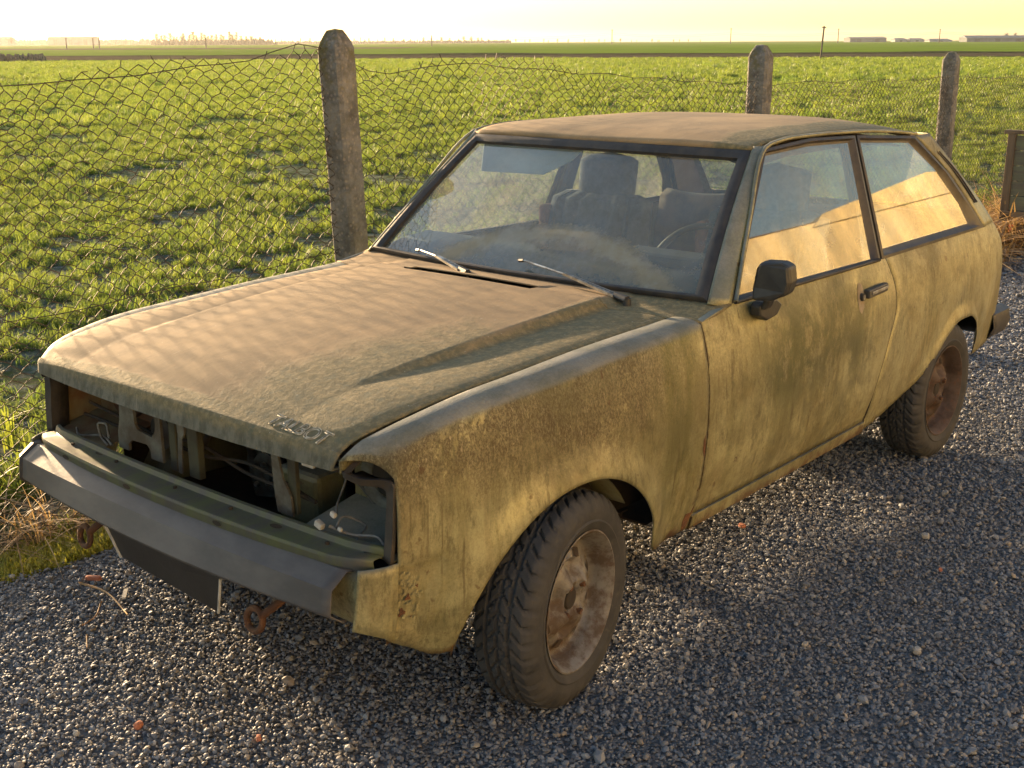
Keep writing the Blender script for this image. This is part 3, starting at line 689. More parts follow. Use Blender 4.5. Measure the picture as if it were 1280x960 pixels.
MB().tube(curve([(.35, .30, .50), (.36, .22, .60), (.40, .16, .64), (.5, .1, .66)], 18), .010, 8).build('coolant_hose', M['rubber'], car, True)
MB().tube(curve([(.26, -.36, .72), (.27, -.42, .66), (.29, -.50, .58), (.29, -.54, .55)], 16), .005, 6).build('coolant_hose', M['black'], car, True)
MB().grid([[(.135, y, .50), (.15, y, .44), (.30, y, .37), (1.15, y, .33)] for y in (-.62, 0, .62)]).build('light_stop_tray', M['under'], car, False, .004)  # dark tray added to close the bay and stop sunlight leaking in
for x, y in ((.09, .50), (.088, .28), (.078, 0.0), (.082, -.22), (.095, -.55)):
    MB().tube([(x, y, .558), (x, y, .566)], .005, 6).build('shelf_bolt', M['under'], shelf)
MB().tube([(.24, .30, .60), (.27, .30, .60)], [.045, .04], 20).build('horn', M['rubber'], car, bevel=.003)
MB().box((.33, -.22, .53), (.10, .16, .14)).build('washer_bottle', M['dull'], car, bevel=.015)
for q in range(2):
    MB().tube(curve([(.20+.02*q, .62, .60+.03*q), (.24, .40, .575+.02*q), (.25, .15, .60-.03*q), (.24, -.10, .57+.03*q), (.21, -.38, .58)], 26), .005, 5).build('wiring_cable', M['under'], car, True)
MB().grid([[(1.15, -.60, .30), (1.15, -.60, .86)], [(1.15, .60, .30), (1.15, .60, .86)]]).build('bulkhead', M['under'], car, False, .004)
MB().box((1.0, 0, .33), (.5, .5, .08)).box((1.95, 0, .27), (1.0, .16, .05)).box((1.70, .3, .25), (.10, .9, .07)).tube([(1.2, .25, .22), (2.6, .25, .22), (3.7, .35, .25)], .022).build('underbody', M['under'], car)
MB().grid([[(1.15, -.68, .30), (1.15, .68, .30)], [(2.75, -.68, .30), (2.75, .68, .30)], [(2.85, -.56, .52), (2.85, .56, .52)], [(3.70, -.60, .50), (3.70, .60, .50)]]).build('floor_pan', M['under'], car, False, .006)
# wheel wells
for s in (-1, 1):
    for cx, r, zc in ((.69, .385, .21), (3.15, .36, .22)):
        P = [[(cx-r*math.cos(a)*1.0, s*yy, zc+r*math.sin(a)) for yy in (.70, .60, .50)] for a in np.linspace(.34 if cx < 1 else .35, math.pi-.55, 22)]
        mb = MB().grid(P); mb.grid([[(cx-r*math.cos(a), s*.50, zc+r*math.sin(a)), (cx-r*math.cos(a), s*.50, zc)] for a in np.linspace(.05, math.pi-.05, 12)])
        mb.build('wheel_arch_liner', M['dull'] if cx < 1 else M['under'], car, True, .003)
# rusty towing eyes
for y0, z0 in ((.405, .330), (-.335, .325)):
    mj, mn = np.array([.12, .83, -.55]), np.array([.1, .55, .83])
    loop = [np.array([.045, y0, z0])+mj*.042*math.cos(a)+mn*.027*math.sin(a) for a in np.linspace(0, 2*math.pi, 25)]
    tw = MB().tube(loop, .0085, 8); sh_ = loop[12]
    tw.tube(curve([sh_, sh_+np.array([.02, -.03, .03]), (.10, y0-.08, .40), (.16, y0-.08, .42)], 8), .010, 8); tw.build('towing_eye', M['rust'], car, True)
# number plate: blank and crooked
MB().prism([(.035, .29, .425), (.040, -.215, .395), (.045, -.19, .295), (.05, .235, .315)], (.004, 0, 0)).build('number_plate', M['plate'], car, bevel=.002)
MB().tube([(.036, .20, .420), (.034, .292, .425), (.049, .237, .313)], .004, 5).build('plate_rim', M['white'], car)
MB().tube([(.04, -.217, .393), (.045, -.192, .295)], .004, 5).build('plate_rim', M['white'], car)
# rust holes and scab on the lower wing
for cx, cz, r in ((.178, .452, .008), (.165, .418, .010), (.20, .475, .004), (.19, .40, .003), (.15, .50, .003)):
    pts = [(cx+r*(1+.4*math.sin(3*a+cx*90))*math.cos(a)*.8, cz+r*(1+.4*math.sin(3*a+cx*90))*math.sin(a)) for a in np.linspace(0, 2*math.pi, 13)[:-1]]
    mesh('rust_hole', [(x, -(S(x, z)-.007+.0045), z) for x, z in pts], [range(12)], M['rust'], car)
sb = MB()
for k in range(60):
    a = rng.uniform(0, 2*math.pi); rr = rng.uniform(0, 1)**.6; x = .180+.040*rr*math.cos(a); z = .45+.066*rr*math.sin(a)-.3*(x-.178); r = rng.uniform(.003, .0075)
    y = -(S(x, z)-.007+.002); sb.add([(x-r, y, z), (x, y-.0018, z-r*.5), (x+r, y, z+r*.4), (x, y-.0014, z+r)], [(0, 1, 3), (1, 2, 3)])
sb.build('blistered_paint', M['paint'], car)
for pts in ([(1.252, .345), (1.278, .40), (1.281, .33), (1.268, .27), (1.245, .265), (1.238, .30)], [(1.283, .525), (1.275, .56), (1.268, .545), (1.270, .515), (1.280, .49)]):
    mesh('rust_patch', [(x, -(S(x, z)+.0035), z) for x, z in pts], [range(len(pts))], M['rust'], car)

# ------------------------------------------------------------------ wheels
def wheel(cx, s, steer, zc, rimmat, yface):
    wr = empty('wheel', (cx, s*yface, zc), steer); wr.parent = car
    # local: +y outward*s ; build with outward = s
    n = 360; prof = []
    pr = [(-.150, .175), (-.150, .19), (-.155, .215), (-.156, .24), (-.148, .262), (-.138, .272)]
    tread = [(-.134+.122*k/28, .2745+.005*math.sin(math.pi*k/28)) for k in range(29)]
    pr2 = [(-.008, .272), (.003, .262), (.0125, .240), (.0135, .225), (.0115, .210), (.0145, .205), (.0115, .198), (.006, .186), (.000, .177)]
    allp = pr+tread+pr2; P = []
    for i in range(n):
        a = 2*math.pi*i/n; row = []
        for j, (yy, r) in enumerate(allp):
            if len(pr) <= j < len(pr)+29:
                k = j-len(pr); g = 0
                if k in (6, 7, 20, 21) or k in (13, 14): g = .009
                ph = (i + (k if k < 14 else 28-k)*1.1) % 9
                if ph < 2 and (k < 5 or k > 22 or 8 <= k <= 12 or 15 <= k <= 19): g = .008
                if 5 < k < 23 and ((i+int(k*1.7)) % 18) < 1: g = max(g, .005)
                r -= g
            elif j in (len(pr)-1, len(pr)-2, len(pr)+29, len(pr)+30) and (i % 9) < 3: r -= .006; yy *= 1
            row.append((r*math.cos(a), s*yy, r*math.sin(a)))
        P.append(row)
    MB().grid(P, closeu=True).build('tyre', M['tyre'], wr, True, autos=38)
    rp = [(.002, .178), (.007, .182), (.007, .180), (.001, .1745), (-.010, .169), (-.018, .163), (-.034, .158), (-.050, .154), (-.056, .146), (-.055, .138), (-.048, .128), (-.040, .118), (-.036, .106), (-.037, .092), (-.036, .082), (-.026, .068), (-.021, .056), (-.022, .044), (-.028, .034), (-.032, .030)]
    m = 96; P = []
    for i in range(m):
        a = 2*math.pi*i/m; row = []
        for yy, r in rp:
            if .115 < r < .135: yy -= .012*max(0, math.cos(8*a))**2
            if .05 < r < .10: yy += .014*math.cos(4*a-2.2)
            row.append((r*math.cos(a), s*yy, r*math.sin(a)))
        P.append(row)
    ro = MB().grid(P, closeu=True).build('rim', rimmat, wr, True, .003, autos=45)
    for k in range(8):
        a = 2*math.pi*(k+.5)/8; c, sn = math.cos(a), math.sin(a); q = []
        for rr, ta in ((.1275, -.016), (.130, .0), (.1275, .016), (.107, .013), (.105, .0), (.107, -.013)):
            q.append((rr*c-ta*sn, s*(-.0475 if rr > .12 else -.0375)+0, rr*sn+ta*c))
        mesh('vent_slot', [(x, y+s*.0065, z) for x, y, z in q], [(0, 1, 2, 3, 4, 5)], M['under'], ro)
    cap = MB().disc((0, s*-.034, 0), (0, 1, 0), .0005, .033, 24); cap.grid([[(r*math.cos(a), s*y, r*math.sin(a)) for a in np.linspace(0, 2*math.pi, 25)[:-1]] for y, r in ((-.034, .030), (-.024, .026), (-.022, .018), (-.024, .0005))], closev=True)
    cap.build('hub', M['under'], ro, True, autos=40)
    for k in range(4):
        a = 2*math.pi*k/4+.55; c = (.052*math.cos(a), s*-.028, .052*math.sin(a)); MB().tube([c, (c[0], s*-.008, c[2])], [.0105, .0085], 6).build('lug_nut', M['rust'], ro)
        MB().grid([[(c[0]+r*math.cos(t), s*y, c[2]+r*math.sin(t)) for t in np.linspace(0, 2*math.pi, 17)[:-1]] for y, r in ((-.034, .021), (-.019, .017), (-.020, .012))], closev=True).build('lug_seat', rimmat, ro, True)
    # brake drum behind
    MB().grid([[(r*math.cos(a), s*y, r*math.sin(a)) for a in np.linspace(0, 2*math.pi, 33)[:-1]] for y, r in ((-.07, .115), (-.15, .115), (-.15, .0))], closev=True).build('brake_drum', M['under'], wr, True)
    return wr
wheel(.694, -1, R(9.57), .273, M['rim'], .795)
wheel(.694, 1, R(9.57), .273, M['rim'], .795)
wheel(3.109, -1, 0, .273, M['rimd'], .778)
wheel(3.109, 1, 0, .273, M['rimd'], .778)

# ------------------------------------------------------------------ mirror, wipers
mr = MB()
sec = [(-.035, .0), (.0, .0), (.0, .0)]
def rbox(cx, cy, cz, dx, dy, dz, top=1.0, n=None): return MB().box((cx, cy, cz), (dx, dy, dz), None, top)
mbse = MB().prism([(1.535, -.765, .855), (1.53, -.765, .885), (1.55, -.765, .895), (1.63, -.765, .893), (1.668, -.765, .872), (1.64, -.765, .842), (1.58, -.765, .835)], (0, -.035, 0)).build('mirror_mount', M['mirror'], car, bevel=.006)
MB().prism([(1.535, -.795, .875), (1.575, -.795, .880), (1.575, -.82, .945), (1.535, -.82, .95)], (0, -.02, 0)).build('mirror_stem', M['mirror'], mbse, bevel=.006)
mh = MB().prism([(1.50, -.785, .905), (1.495, -.790, .945), (1.50, -.795, 1.0), (1.512, -.80, 1.018), (1.52, -.86, 1.020), (1.528, -.884, 1.010), (1.53, -.890, .965), (1.524, -.884, .93), (1.51, -.84, .908)], (.050, 0, .004)).build('mirror_housing', M['mirror'], mbse, bevel=.010)
def wiper(piv, tip, bend):
    t_ = MB(); d = np.array(tip)-np.array(piv); L = np.linalg.norm(d); u = d/L
    root = MB().tube([np.array(piv)+np.array([0, 0, -.03]), np.array(piv)+np.array([0, 0, .018])], [.014, .011], 10).build('wiper', M['black'], car, False, bevel=.002)
    p0 = np.array(piv)+np.array([0, 0, .012])
    MB().tube([p0, p0+u*.05], [.013, .011], 6).build('wiper_knuckle', M['black'], root, False)
    n0 = np.cross(u, [0, 0, 1]); n0 /= np.linalg.norm(n0)
    sl = MB(); rows = []
    for k in range(9):
        f = k/8; p = p0+u*(.045+f*(L*.48)); wd = .013*(1-.55*f); rows.append([p+n0*wd-np.array([0, 0, .004]), p+n0*wd+np.array([0, 0, .004]), p-n0*wd+np.array([0, 0, .004]), p-n0*wd-np.array([0, 0, .004])])
    slo = sl.grid(rows, closev=True).build('wiper_sleeve', M['chrome'], root, False)
    for k in range(14):
        f = .05+k*.045; p = p0+u*(.05+f*(L*.48))+np.array([0, 0, .0046]); wd = .008*(1-.6*f)
        a, b = (.0022 if k % 3 else .0035), (.2 if k % 2 else .9)
        mb = MB().add([p-u*a-n0*wd*b, p+u*a-n0*wd*b, p+u*a*.5+n0*wd*.8, p-u*a*.7+n0*wd*.8], [(0, 1, 2, 3)]); mb.build('sleeve_print', M['plate'], slo)
    MB().tube([p0+u*(.045+L*.46), np.array(tip)], .0035, 6).build('wiper_arm', M['chrome'], root, False)
    MB().tube([np.array(tip)-u*.01, np.array(tip)+u*.012+np.array([0, 0, -.006])], .006, 6).build('wiper_tip', M['black'], root, False)
wiper((1.285, -.505, .893), wspt(-.055, .085)+np.array([-.012, 0, .018]), 0)
wiper((1.272, .105, .900), wspt(.62, .045)+np.array([-.012, 0, .016]), 0)

# ------------------------------------------------------------------ interior
P = [[(x, y, z) for x, z in ((1.40, .895), (1.55, .935), (1.68, .945), (1.73, .92), (1.74, .80), (1.68, .62))] for y in np.linspace(-.68, .68, 9)]
dash = MB().grid(P).build('dashboard', M['dash'], car, True, .004, autos=45)
MB().box((1.70, -.37, .95), (.14, .34, .05)).build('instrument_hood', M['dash'], dash, bevel=.02)
ax = Vector((-.88, 0, .47)).normalized(); c0 = Vector((1.86, -.37, .87)); uu = ax.orthogonal().normalized(); vv = ax.cross(uu)
swr = MB(); ring = [[c0+(uu*math.cos(a)+vv*math.sin(a))*(.18+.012*math.cos(b))+ax*.012*math.sin(b) for b in np.linspace(0, 2*math.pi, 9)[:-1]] for a in np.linspace(0, 2*math.pi, 49)[:-1]]
st = swr.grid(ring, closeu=True, closev=True).build('steering_wheel', M['black'], car, True)
sp = MB()
for a in (0, math.pi): sp.tube([c0+vv*.17*math.cos(a), c0+vv*.03*math.cos(a)+ax*-.02], [.012, .018], 6)
sp.tube([c0+ax*.01, c0-ax*.02], [.055, .045], 12).tube([c0-ax*.02, c0+Vector((-.22, 0, -.10))], .025, 8); sp.build('steering_column', M['black'], st, False)
def seat(y, nm='front_seat'):
    e_ = empty(nm, (0, 0, 0)); e_.parent = car
    b = MB(); rows = []
    for v in np.linspace(0, 1, 14):
        z = .48+.54*v; xc = 2.20+.16*v; hw = .245*(1-.10*v**3); row = []
        for a in np.linspace(0, 2*math.pi, 161)[:-1]:
            ca, sa = math.cos(a), math.sin(a); ex = np.sign(ca)*abs(ca)**.5; ey = np.sign(sa)*abs(sa)**.5
            rib = .022*abs(math.sin(ey*hw*math.pi/.075)) if ca < 0 and abs(ey) < .75 else 0
            row.append((xc+ex*.055-rib*(1 if ca < 0 else 0)+(-.02 if abs(ey) > .8 and ca < 0 else 0), y+ey*hw, z))
        rows.append(row)
    top = [(rows[-1][k][0]*.3+2.36*.7, y+(rows[-1][k][1]-y)*.8, 1.045) for k in range(160)]
    rows.append(top); rows.append([(2.36, y, 1.05)]*160)
    b.grid(rows, closev=True).build('backrest', M['seat'], e_, True, autos=60)
    hr = MB(); rows = []
    for v in np.linspace(0, 1, 12):
        z = 1.035+.165*v; sc_ = (1-.9*abs(max(0, v-.75)/.25)**3)*(.92+.08*min(1, v*4)); sc_ = max(sc_, .1)
        rows.append([(2.38+.02*v+.05*np.sign(math.cos(a))*abs(math.cos(a))**.6*sc_, y+.128*np.sign(math.sin(a))*abs(math.sin(a))**.6*(sc_ if v > .7 else .97+.03*v), z) for a in np.linspace(0, 2*math.pi, 29)[:-1]])
    rows.append([(2.40, y, 1.205)]*28)
    hr.grid(rows, closev=True).build('headrest', M['seat'], e_, True)
    MB().box((2.02, y, .48), (.46, .48, .14)).build('seat_cushion', M['seat'], e_, False, bevel=.04)
    MB().box((2.30, y+.225, .90), (.11, .04, .18)).build('side_bolster', M['seatred'], e_, bevel=.015)
seat(.37); seat(-.37)
P = [[(3.02+.05*math.sin(y*3), y, .50), (3.08, y, .80), (3.12, y, .955+.012*math.sin(9*y)), (3.17, y, .965+.01*math.sin(11*y)), (3.24, y, .93)] for y in np.linspace(-.60, .60, 25)]
MB().grid(P).build('rear_seat', simple('dark_seat_cover', (.05, .052, .048), (.16, .11, .08), .95, 7), car, True, .01)
MB().box((2.85, 0, .50), (.45, 1.2, .14)).build('rear_bench', M['seat'], car, bevel=.03)
P = [[(3.10, y, .958+.012*math.sin(9*y)), (3.07+.01*math.sin(y*40), y, .90+.02*math.sin(y*23)), (3.06, y, .80+.03*math.sin(13*y))] for y in np.linspace(.34, .58, 14)]
for s in (-1, 1):
    P = [[(xi, s*tilt(0, z, -.03), z), (xi+.22*(1-(z-.9)*1.2), s*tilt(0, z, -.05), z)] for z, xi in ((.90, 3.44), (1.05, 3.31), (1.15, 3.20), (1.27, 3.02))]
    MB().grid(P).build('pillar_trim', M['trim'], car, False, .006)
    MB().grid([[(x, s*.70, .32), (x, s*.715, .88)] for x in (1.45, 2.43)]).build('door_card', M['dash'], car, False, .004)
    MB().prism([(2.44, s*.70, .90), (2.50, s*.70, .90), (2.52, s*.575, 1.29), (2.47, s*.575, 1.29)], (0, -s*.02, 0)).build('centre_pillar', M['dash'], car)
P = [[(x, y, float(cen_z(x))-.03-(.06*abs(y/.56)**3)) for y in np.linspace(-.56, .56, 9)] for x in np.linspace(1.86, 3.0, 6)]
MB().grid(P).build('headlining', M['trim'], car, True, .004)
MB().prism([(1.865, .56, 1.285), (1.885, .07, 1.292), (1.86, .15, 1.215), (1.83, .25, 1.165), (1.82, .54, 1.16)], (.014, 0, .004)).build('sun_visor', M['visor'], car, bevel=.005)
MB().grid([[(1.85, y, 1.262), (1.90, y, 1.30)] for y in (-.55, -.1)]).build('sun_visor', M['dash'], car, False, .01)
bx = MB().box((0, 0, .05), (.20, .28, .10)).build('cardboard_box', M['card'], None, bevel=.003)
bx.scale = (.6, .62, .5); bx.location = (1.69, .04, .946); bx.rotation_euler = (0, 0, R(12)); tag(bx, 'small torn cardboard box lying on the dashboard behind the windscreen', 'box')
MB().box((-.04, .05, .104), (.16, .12, .004), Matrix.Rotation(R(8), 3, 'Y')).build('box_flap', M['card'], bx)

# ------------------------------------------------------------------ ground
def sheet(name, pts, z, mat, kind='structure'):
    o = mesh(name, [(x, y, z) for x, y in pts], [range(len(pts))], mat); tag(o, kind=kind); return o
def vnoise(x, y, s, seed=0):
    r_ = np.random.default_rng(seed).random((64, 64)); x = np.asarray(x)/s; y = np.asarray(y)/s
    xi, yi = np.floor(x).astype(int), np.floor(y).astype(int); fx, fy = x-xi, y-yi; fx = fx*fx*(3-2*fx); fy = fy*fy*(3-2*fy)
    g = lambda a, b: r_[a % 64, b % 64]
    return (g(xi, yi)*(1-fx)+g(xi+1, yi)*fx)*(1-fy)+(g(xi, yi+1)*(1-fx)+g(xi+1, yi+1)*fx)*fy
sheet('field', [(-2800, -2800), (3800, -2800), (3800, 3800), (-2800, 3800)], -.03, M['field'])
# near field with gentle clods
nx = np.r_[np.linspace(-6, 14, 120), np.linspace(15, 60, 46)]; ny = np.r_[np.linspace(1.02, 12, 90), np.linspace(12.5, 60, 50)]
P = [[(x, y, -.012+.03*(vnoise(x, y, .35, 1)-.5)+.05*(vnoise(x, y, 1.3, 2)-.5)*min(1, (y-1.0))) for y in ny] for x in nx]
tag(MB().grid(P).build('field_ground', M['field'], None, True), kind='structure')
nx = np.linspace(-8, 26, 171); ny = np.linspace(-6.9, 1.10, 61)
P = [[(x, y, -.004+.012*(vnoise(x, y, .5, 4)-.5)-(.03*max(0, (y-1.0)/.1))) for y in ny] for x in nx]
tag(MB().grid(P).build('gravel_ground', M['gbed'], None, True), kind='structure')
yawd = np.array([math.cos(YAW), math.sin(YAW)]); rgt = np.array([math.sin(YAW), -math.cos(YAW)])
def vp(depth, lat): p = CAM[:2]+yawd*depth+rgt*lat; return p
def strip(name, d0, d1, l0, l1, z, mat):
    n = 12; P = [[(*vp(d, l), z) for l in np.linspace(l0, l1, n)] for d in (d0, d1)]
    return tag(MB().grid(P).build(name, mat), kind='structure')
strip('far_field', 171, 900, -700, 900, -.02, simple('bright_green_crop', (.15, .22, .03), (.12, .18, .03), .95, .05, spec=0))
strip('ploughed_strip', 125, 158, -600, 800, -.012, simple('ploughed_soil', (.075, .060, .04), (.11, .095, .06), .95, .3, lo=.4, hi=.6, spec=0))
strip('ploughed_strip_far', 330, 420, -600, -30, -.012, simple('brown_far_soil', (.15, .13, .07), (.10, .085, .055), .95, .05, spec=0))
P = []
for l in np.linspace(-300, 400, 160):
    h = .04+.26*vnoise(l, 3, 8, 5); P.append([(*vp(157, l), 0), (*vp(158.5, l), h), (*vp(161, l), h*.9), (*vp(163, l), 0)])
tag(MB().grid(P).build('ditch_bank', simple('dark_bank', (.06, .055, .03), (.09, .085, .04), .95, .6, spec=0), None, True), kind='structure')

# ------------------------------------------------------------------ scatter by geometry nodes
def scatter(name, protos, pts, rot, scl, label, cat, zig=None):
    c = bpy.data.collections.new(name+'_set')
    for p in protos:
        for cc in list(p.users_collection): cc.objects.unlink(p)
        c.objects.link(p)
    me = bpy.data.meshes.new(name); me.from_pydata([tuple(p) for p in pts], [], [])
    for nm, typ, arr in (('rot', 'FLOAT_VECTOR', rot), ('scl', 'FLOAT_VECTOR', scl)):
        a = me.attributes.new(nm, typ, 'POINT'); a.data.foreach_set('vector', np.asarray(arr, np.float32).ravel())
    o = bpy.data.objects.new(name, me); COL.objects.link(o)
    g = bpy.data.node_groups.new(name, 'GeometryNodeTree'); g.interface.new_socket('Geometry', in_out='INPUT', socket_type='NodeSocketGeometry'); g.interface.new_socket('Geometry', in_out='OUTPUT', socket_type='NodeSocketGeometry')
    N = g.nodes.new; i = N('NodeGroupInput'); ou = N('NodeGroupOutput'); ip = N('GeometryNodeInstanceOnPoints'); ci = N('GeometryNodeCollectionInfo')
    ci.inputs[0].default_value = c; ci.inputs['Separate Children'].default_value = True; ci.inputs['Reset Children'].default_value = True
    ip.inputs['Pick Instance'].default_value = True
    def at(nm):
        n_ = N('GeometryNodeInputNamedAttribute'); n_.data_type = 'FLOAT_VECTOR'; n_.inputs[0].default_value = nm; return n_.outputs[0]
    rv = N('FunctionNodeRandomValue'); rv.data_type = 'INT'; rv.inputs['Min'].default_value = 0; rv.inputs['Max'].default_value = len(protos)-1
    L = g.links.new; L(i.outputs[0], ip.inputs['Points']); L(ci.outputs[0], ip.inputs['Instance']); L(at('rot'), ip.inputs['Rotation']); L(at('scl'), ip.inputs['Scale'])
    L([q for q in rv.outputs if q.type == 'INT'][0], ip.inputs['Instance Index']); L(ip.outputs[0], ou.inputs[0])
    m = o.modifiers.new('scatter', 'NODES'); m.node_group = g
    tag(o, label, cat, kind='stuff'); return o
def stone(k):
    r_ = np.random.default_rng(100+k); bm = bmesh.new(); bmesh.ops.create_icosphere(bm, subdivisions=1, radius=.5)
    ax_ = r_.uniform(.55, 1.15, 3)*np.array([1, .85, .62])
    for v in bm.verts: v.co = Vector(np.array(v.co)*ax_*r_.uniform(.78, 1.16))
    me = bpy.data.meshes.new('stone'); bm.to_mesh(me); bm.free(); me.materials.append(M['stone']); return bpy.data.objects.new('stone', me)
def inview(P, mg=.06):
    q = P-CAM; d = q@cf; X = q@cr/d*1478.95/640; Y = q@cu/d*1478.95/480
    return (d > .2) & (abs(X) < 1+mg) & (abs(Y) < 1+mg)
stones = [stone(k) for k in range(12)]
allp, alls = [], []
for d0, d1, dens, sz in ((0, 4.2, 10500, .0106), (4.2, 6.2, 7200, .0125), (6.2, 9.0, 3200, .017), (9.0, 15, 900, .028)):
    A = (16+8)*(8.2); n = int(min(A*dens, 1.4e6)); x = rng.uniform(-3, 15, n) if d1 > 6 else rng.uniform(-1.5, 5.5, n); y = rng.uniform(-6.5, 1.06, n) if d1 > 6 else rng.uniform(-3.2, 1.06, n)
    A2 = (18 if d1 > 6 else 7)*(7.56 if d1 > 6 else 4.26); n2 = int(A2*dens); x, y = x[:n2], y[:n2]
    P = np.stack([x, y, np.zeros_like(x)], 1); D = np.hypot(x-CAM[0], y-CAM[1]); k = (D >= d0) & (D < d1) & inview(P) & (y < 1.0+.06*(vnoise(x, y, .25, 8)-.5)*2)
    P = P[k]; s_ = sz*rng.lognormal(0, .34, len(P)); P[:, 2] = .012*(vnoise(P[:, 0], P[:, 1], .5, 4)-.5)-.004+s_*rng.uniform(.05, .42, len(P))
    allp.append(P); alls.append(s_)
P = np.concatenate(allp); s_ = np.concatenate(alls); rot = rng.uniform(0, 6.28, (len(P), 3)); rot[:, 0] = rng.normal(0, .45, len(P)); rot[:, 1] = rng.normal(0, .45, len(P))
scatter('gravel', stones, P, rot, np.repeat(s_[:, None], 3, 1), 'loose dark grey crushed gravel covering the yard under the car', 'gravel')
print('stones', len(P))
def tuft(k, nb, L, wd, spread, lean, mat, seg=3):
    r_ = np.random.default_rng(300+k); mb = MB()
    for b in range(nb):
        a = r_.uniform(0, 6.28); rad = spread*math.sqrt(r_.uniform(0, 1)); p = np.array([rad*math.cos(a*1.7), rad*math.sin(a*1.7), -.01]); h = L*r_.uniform(.5, 1.1); ln = lean*r_.uniform(.2, 1.4)
        dr = np.array([math.cos(a), math.sin(a), 0]); side = np.array([-math.sin(a+.6*r_.normal()), math.cos(a), 0]); rows = []
        for t in np.linspace(0, 1, seg+1):
            c = p+dr*h*ln*t**1.8+np.array([0, 0, h*(t-.38*ln*t**2.6)]); w_ = wd*(1-t**2.2)*(.7+.6*t)+.0004
            rows.append([c-side*w_, c+side*w_])
        mb.grid(rows)
    return mb.build('tuft', mat, None, True, link=False)
tufts = [tuft(k, 54, .135, .0030, .085, .85, M['leaf']) for k in range(6)]+[tuft(20+k, 34, .11, .0034, .06, 1.0, M['leaf']) for k in range(3)]
far_t = [tuft(40+k, 60, .17, .007, .20, .7, M['leaf'], 2) for k in range(5)]
def scat_field(name, protos, bands, label):
    ap, as_ = [], []
    for d0, d1, dens, sc0 in bands:
        ym = 1.22; xs_ = rng.uniform(-2, d1+2, int((d1+4)*(d1)*dens)); ys_ = rng.uniform(ym, ym+d1, len(xs_))
        P = np.stack([xs_, ys_, np.zeros_like(xs_)], 1); D = np.hypot(xs_-CAM[0], ys_-CAM[1]); nz = .6*vnoise(xs_, ys_, .42, 21)+.4*vnoise(xs_, ys_, 1.1, 22)
        k = (D >= d0) & (D < d1) & inview(P, .12) & ((rng.random(len(P)) < np.clip((nz-.30)*5, .10, 1)))
        P = P[k]; nz = nz[k]; P[:, 2] = -.012+.03*(vnoise(P[:, 0], P[:, 1], .35, 1)-.5)+.05*(vnoise(P[:, 0], P[:, 1], 1.3, 2)-.5) if d1 < 62 else -.02
        ap.append(P); as_.append(sc0*(.62+.75*nz)*rng.uniform(.8, 1.2, len(P)))
    P = np.concatenate(ap); s_ = np.concatenate(as_); rot = np.zeros((len(P), 3)); rot[:, 2] = rng.uniform(0, 6.28, len(P)); rot[:, :2] = rng.normal(0, .12, (len(P), 2))
    print(name, len(P)); return scatter(name, protos, P, rot, np.repeat(s_[:, None], 3, 1), label, 'crop')
scat_field('wheat_seedlings', tufts, ((0, 7, 125, .66), (7, 14, 85, .78), (14, 26, 42, .98)), 'young green winter wheat in ragged clumps just beyond the wire fence')
scat_field('distant_wheat', far_t, ((26, 50, 9, 1.0), (50, 118, 2.6, 1.5)), 'far part of the green wheat field thinning to an even carpet')
# verge: moss, dry stalks and taller weeds along the fence foot
n = 5200; x = rng.uniform(-.8, 9, n); y = 1.0+abs(rng.normal(0, .10, n)); P = np.stack([x, y, np.full(n, .0)], 1); k = inview(P, .1); P = P[k]
rot = np.zeros((len(P), 3)); rot[:, 2] = rng.uniform(0, 6.28, len(P)); s_ = rng.uniform(.5, 1.2, len(P))
scatter('verge_moss', [tuft(60+k, 40, .036, .0035, .04, .8, M['moss'], 2) for k in range(4)], P, rot, np.repeat(s_[:, None], 3, 1), 'low yellow green moss along the edge of the gravel', 'moss')
n = 900; x = rng.uniform(-.6, 12, n); y = 1.17+abs(rng.normal(0, .13, n)); P = np.stack([x, y, np.full(n, .0)], 1); k = inview(P, .1); P = P[k]; rot = np.zeros((len(P), 3)); rot[:, 2] = rng.uniform(0, 6.28, len(P)); s_ = rng.uniform(.6, 1.3, len(P))
scatter('dry_stalks', [tuft(70+k, 12, .22, .0018, .08, 1.9, M['straw'], 5) for k in range(5)], P, rot, np.repeat(s_[:, None], 3, 1), 'pale dry stalks lying along the foot of the fence', 'dry grass')
n = 120; x = rng.uniform(-.3, 1.3, n); y = 1.55+abs(rng.normal(0, .3, n)); P = np.stack([x, y, np.full(n, .0)], 1); rot = np.zeros((n, 3)); rot[:, 2] = rng.uniform(0, 6.28, n); s_ = rng.uniform(.6, 1.1, n)
scatter('verge_grass', [tuft(80+k, 26, .22, .0045, .07, .7, M['leaf'], 4) for k in range(4)], P, rot, np.repeat(s_[:, None], 3, 1), 'taller broad bladed grass at the fence beside the car nose', 'grass')

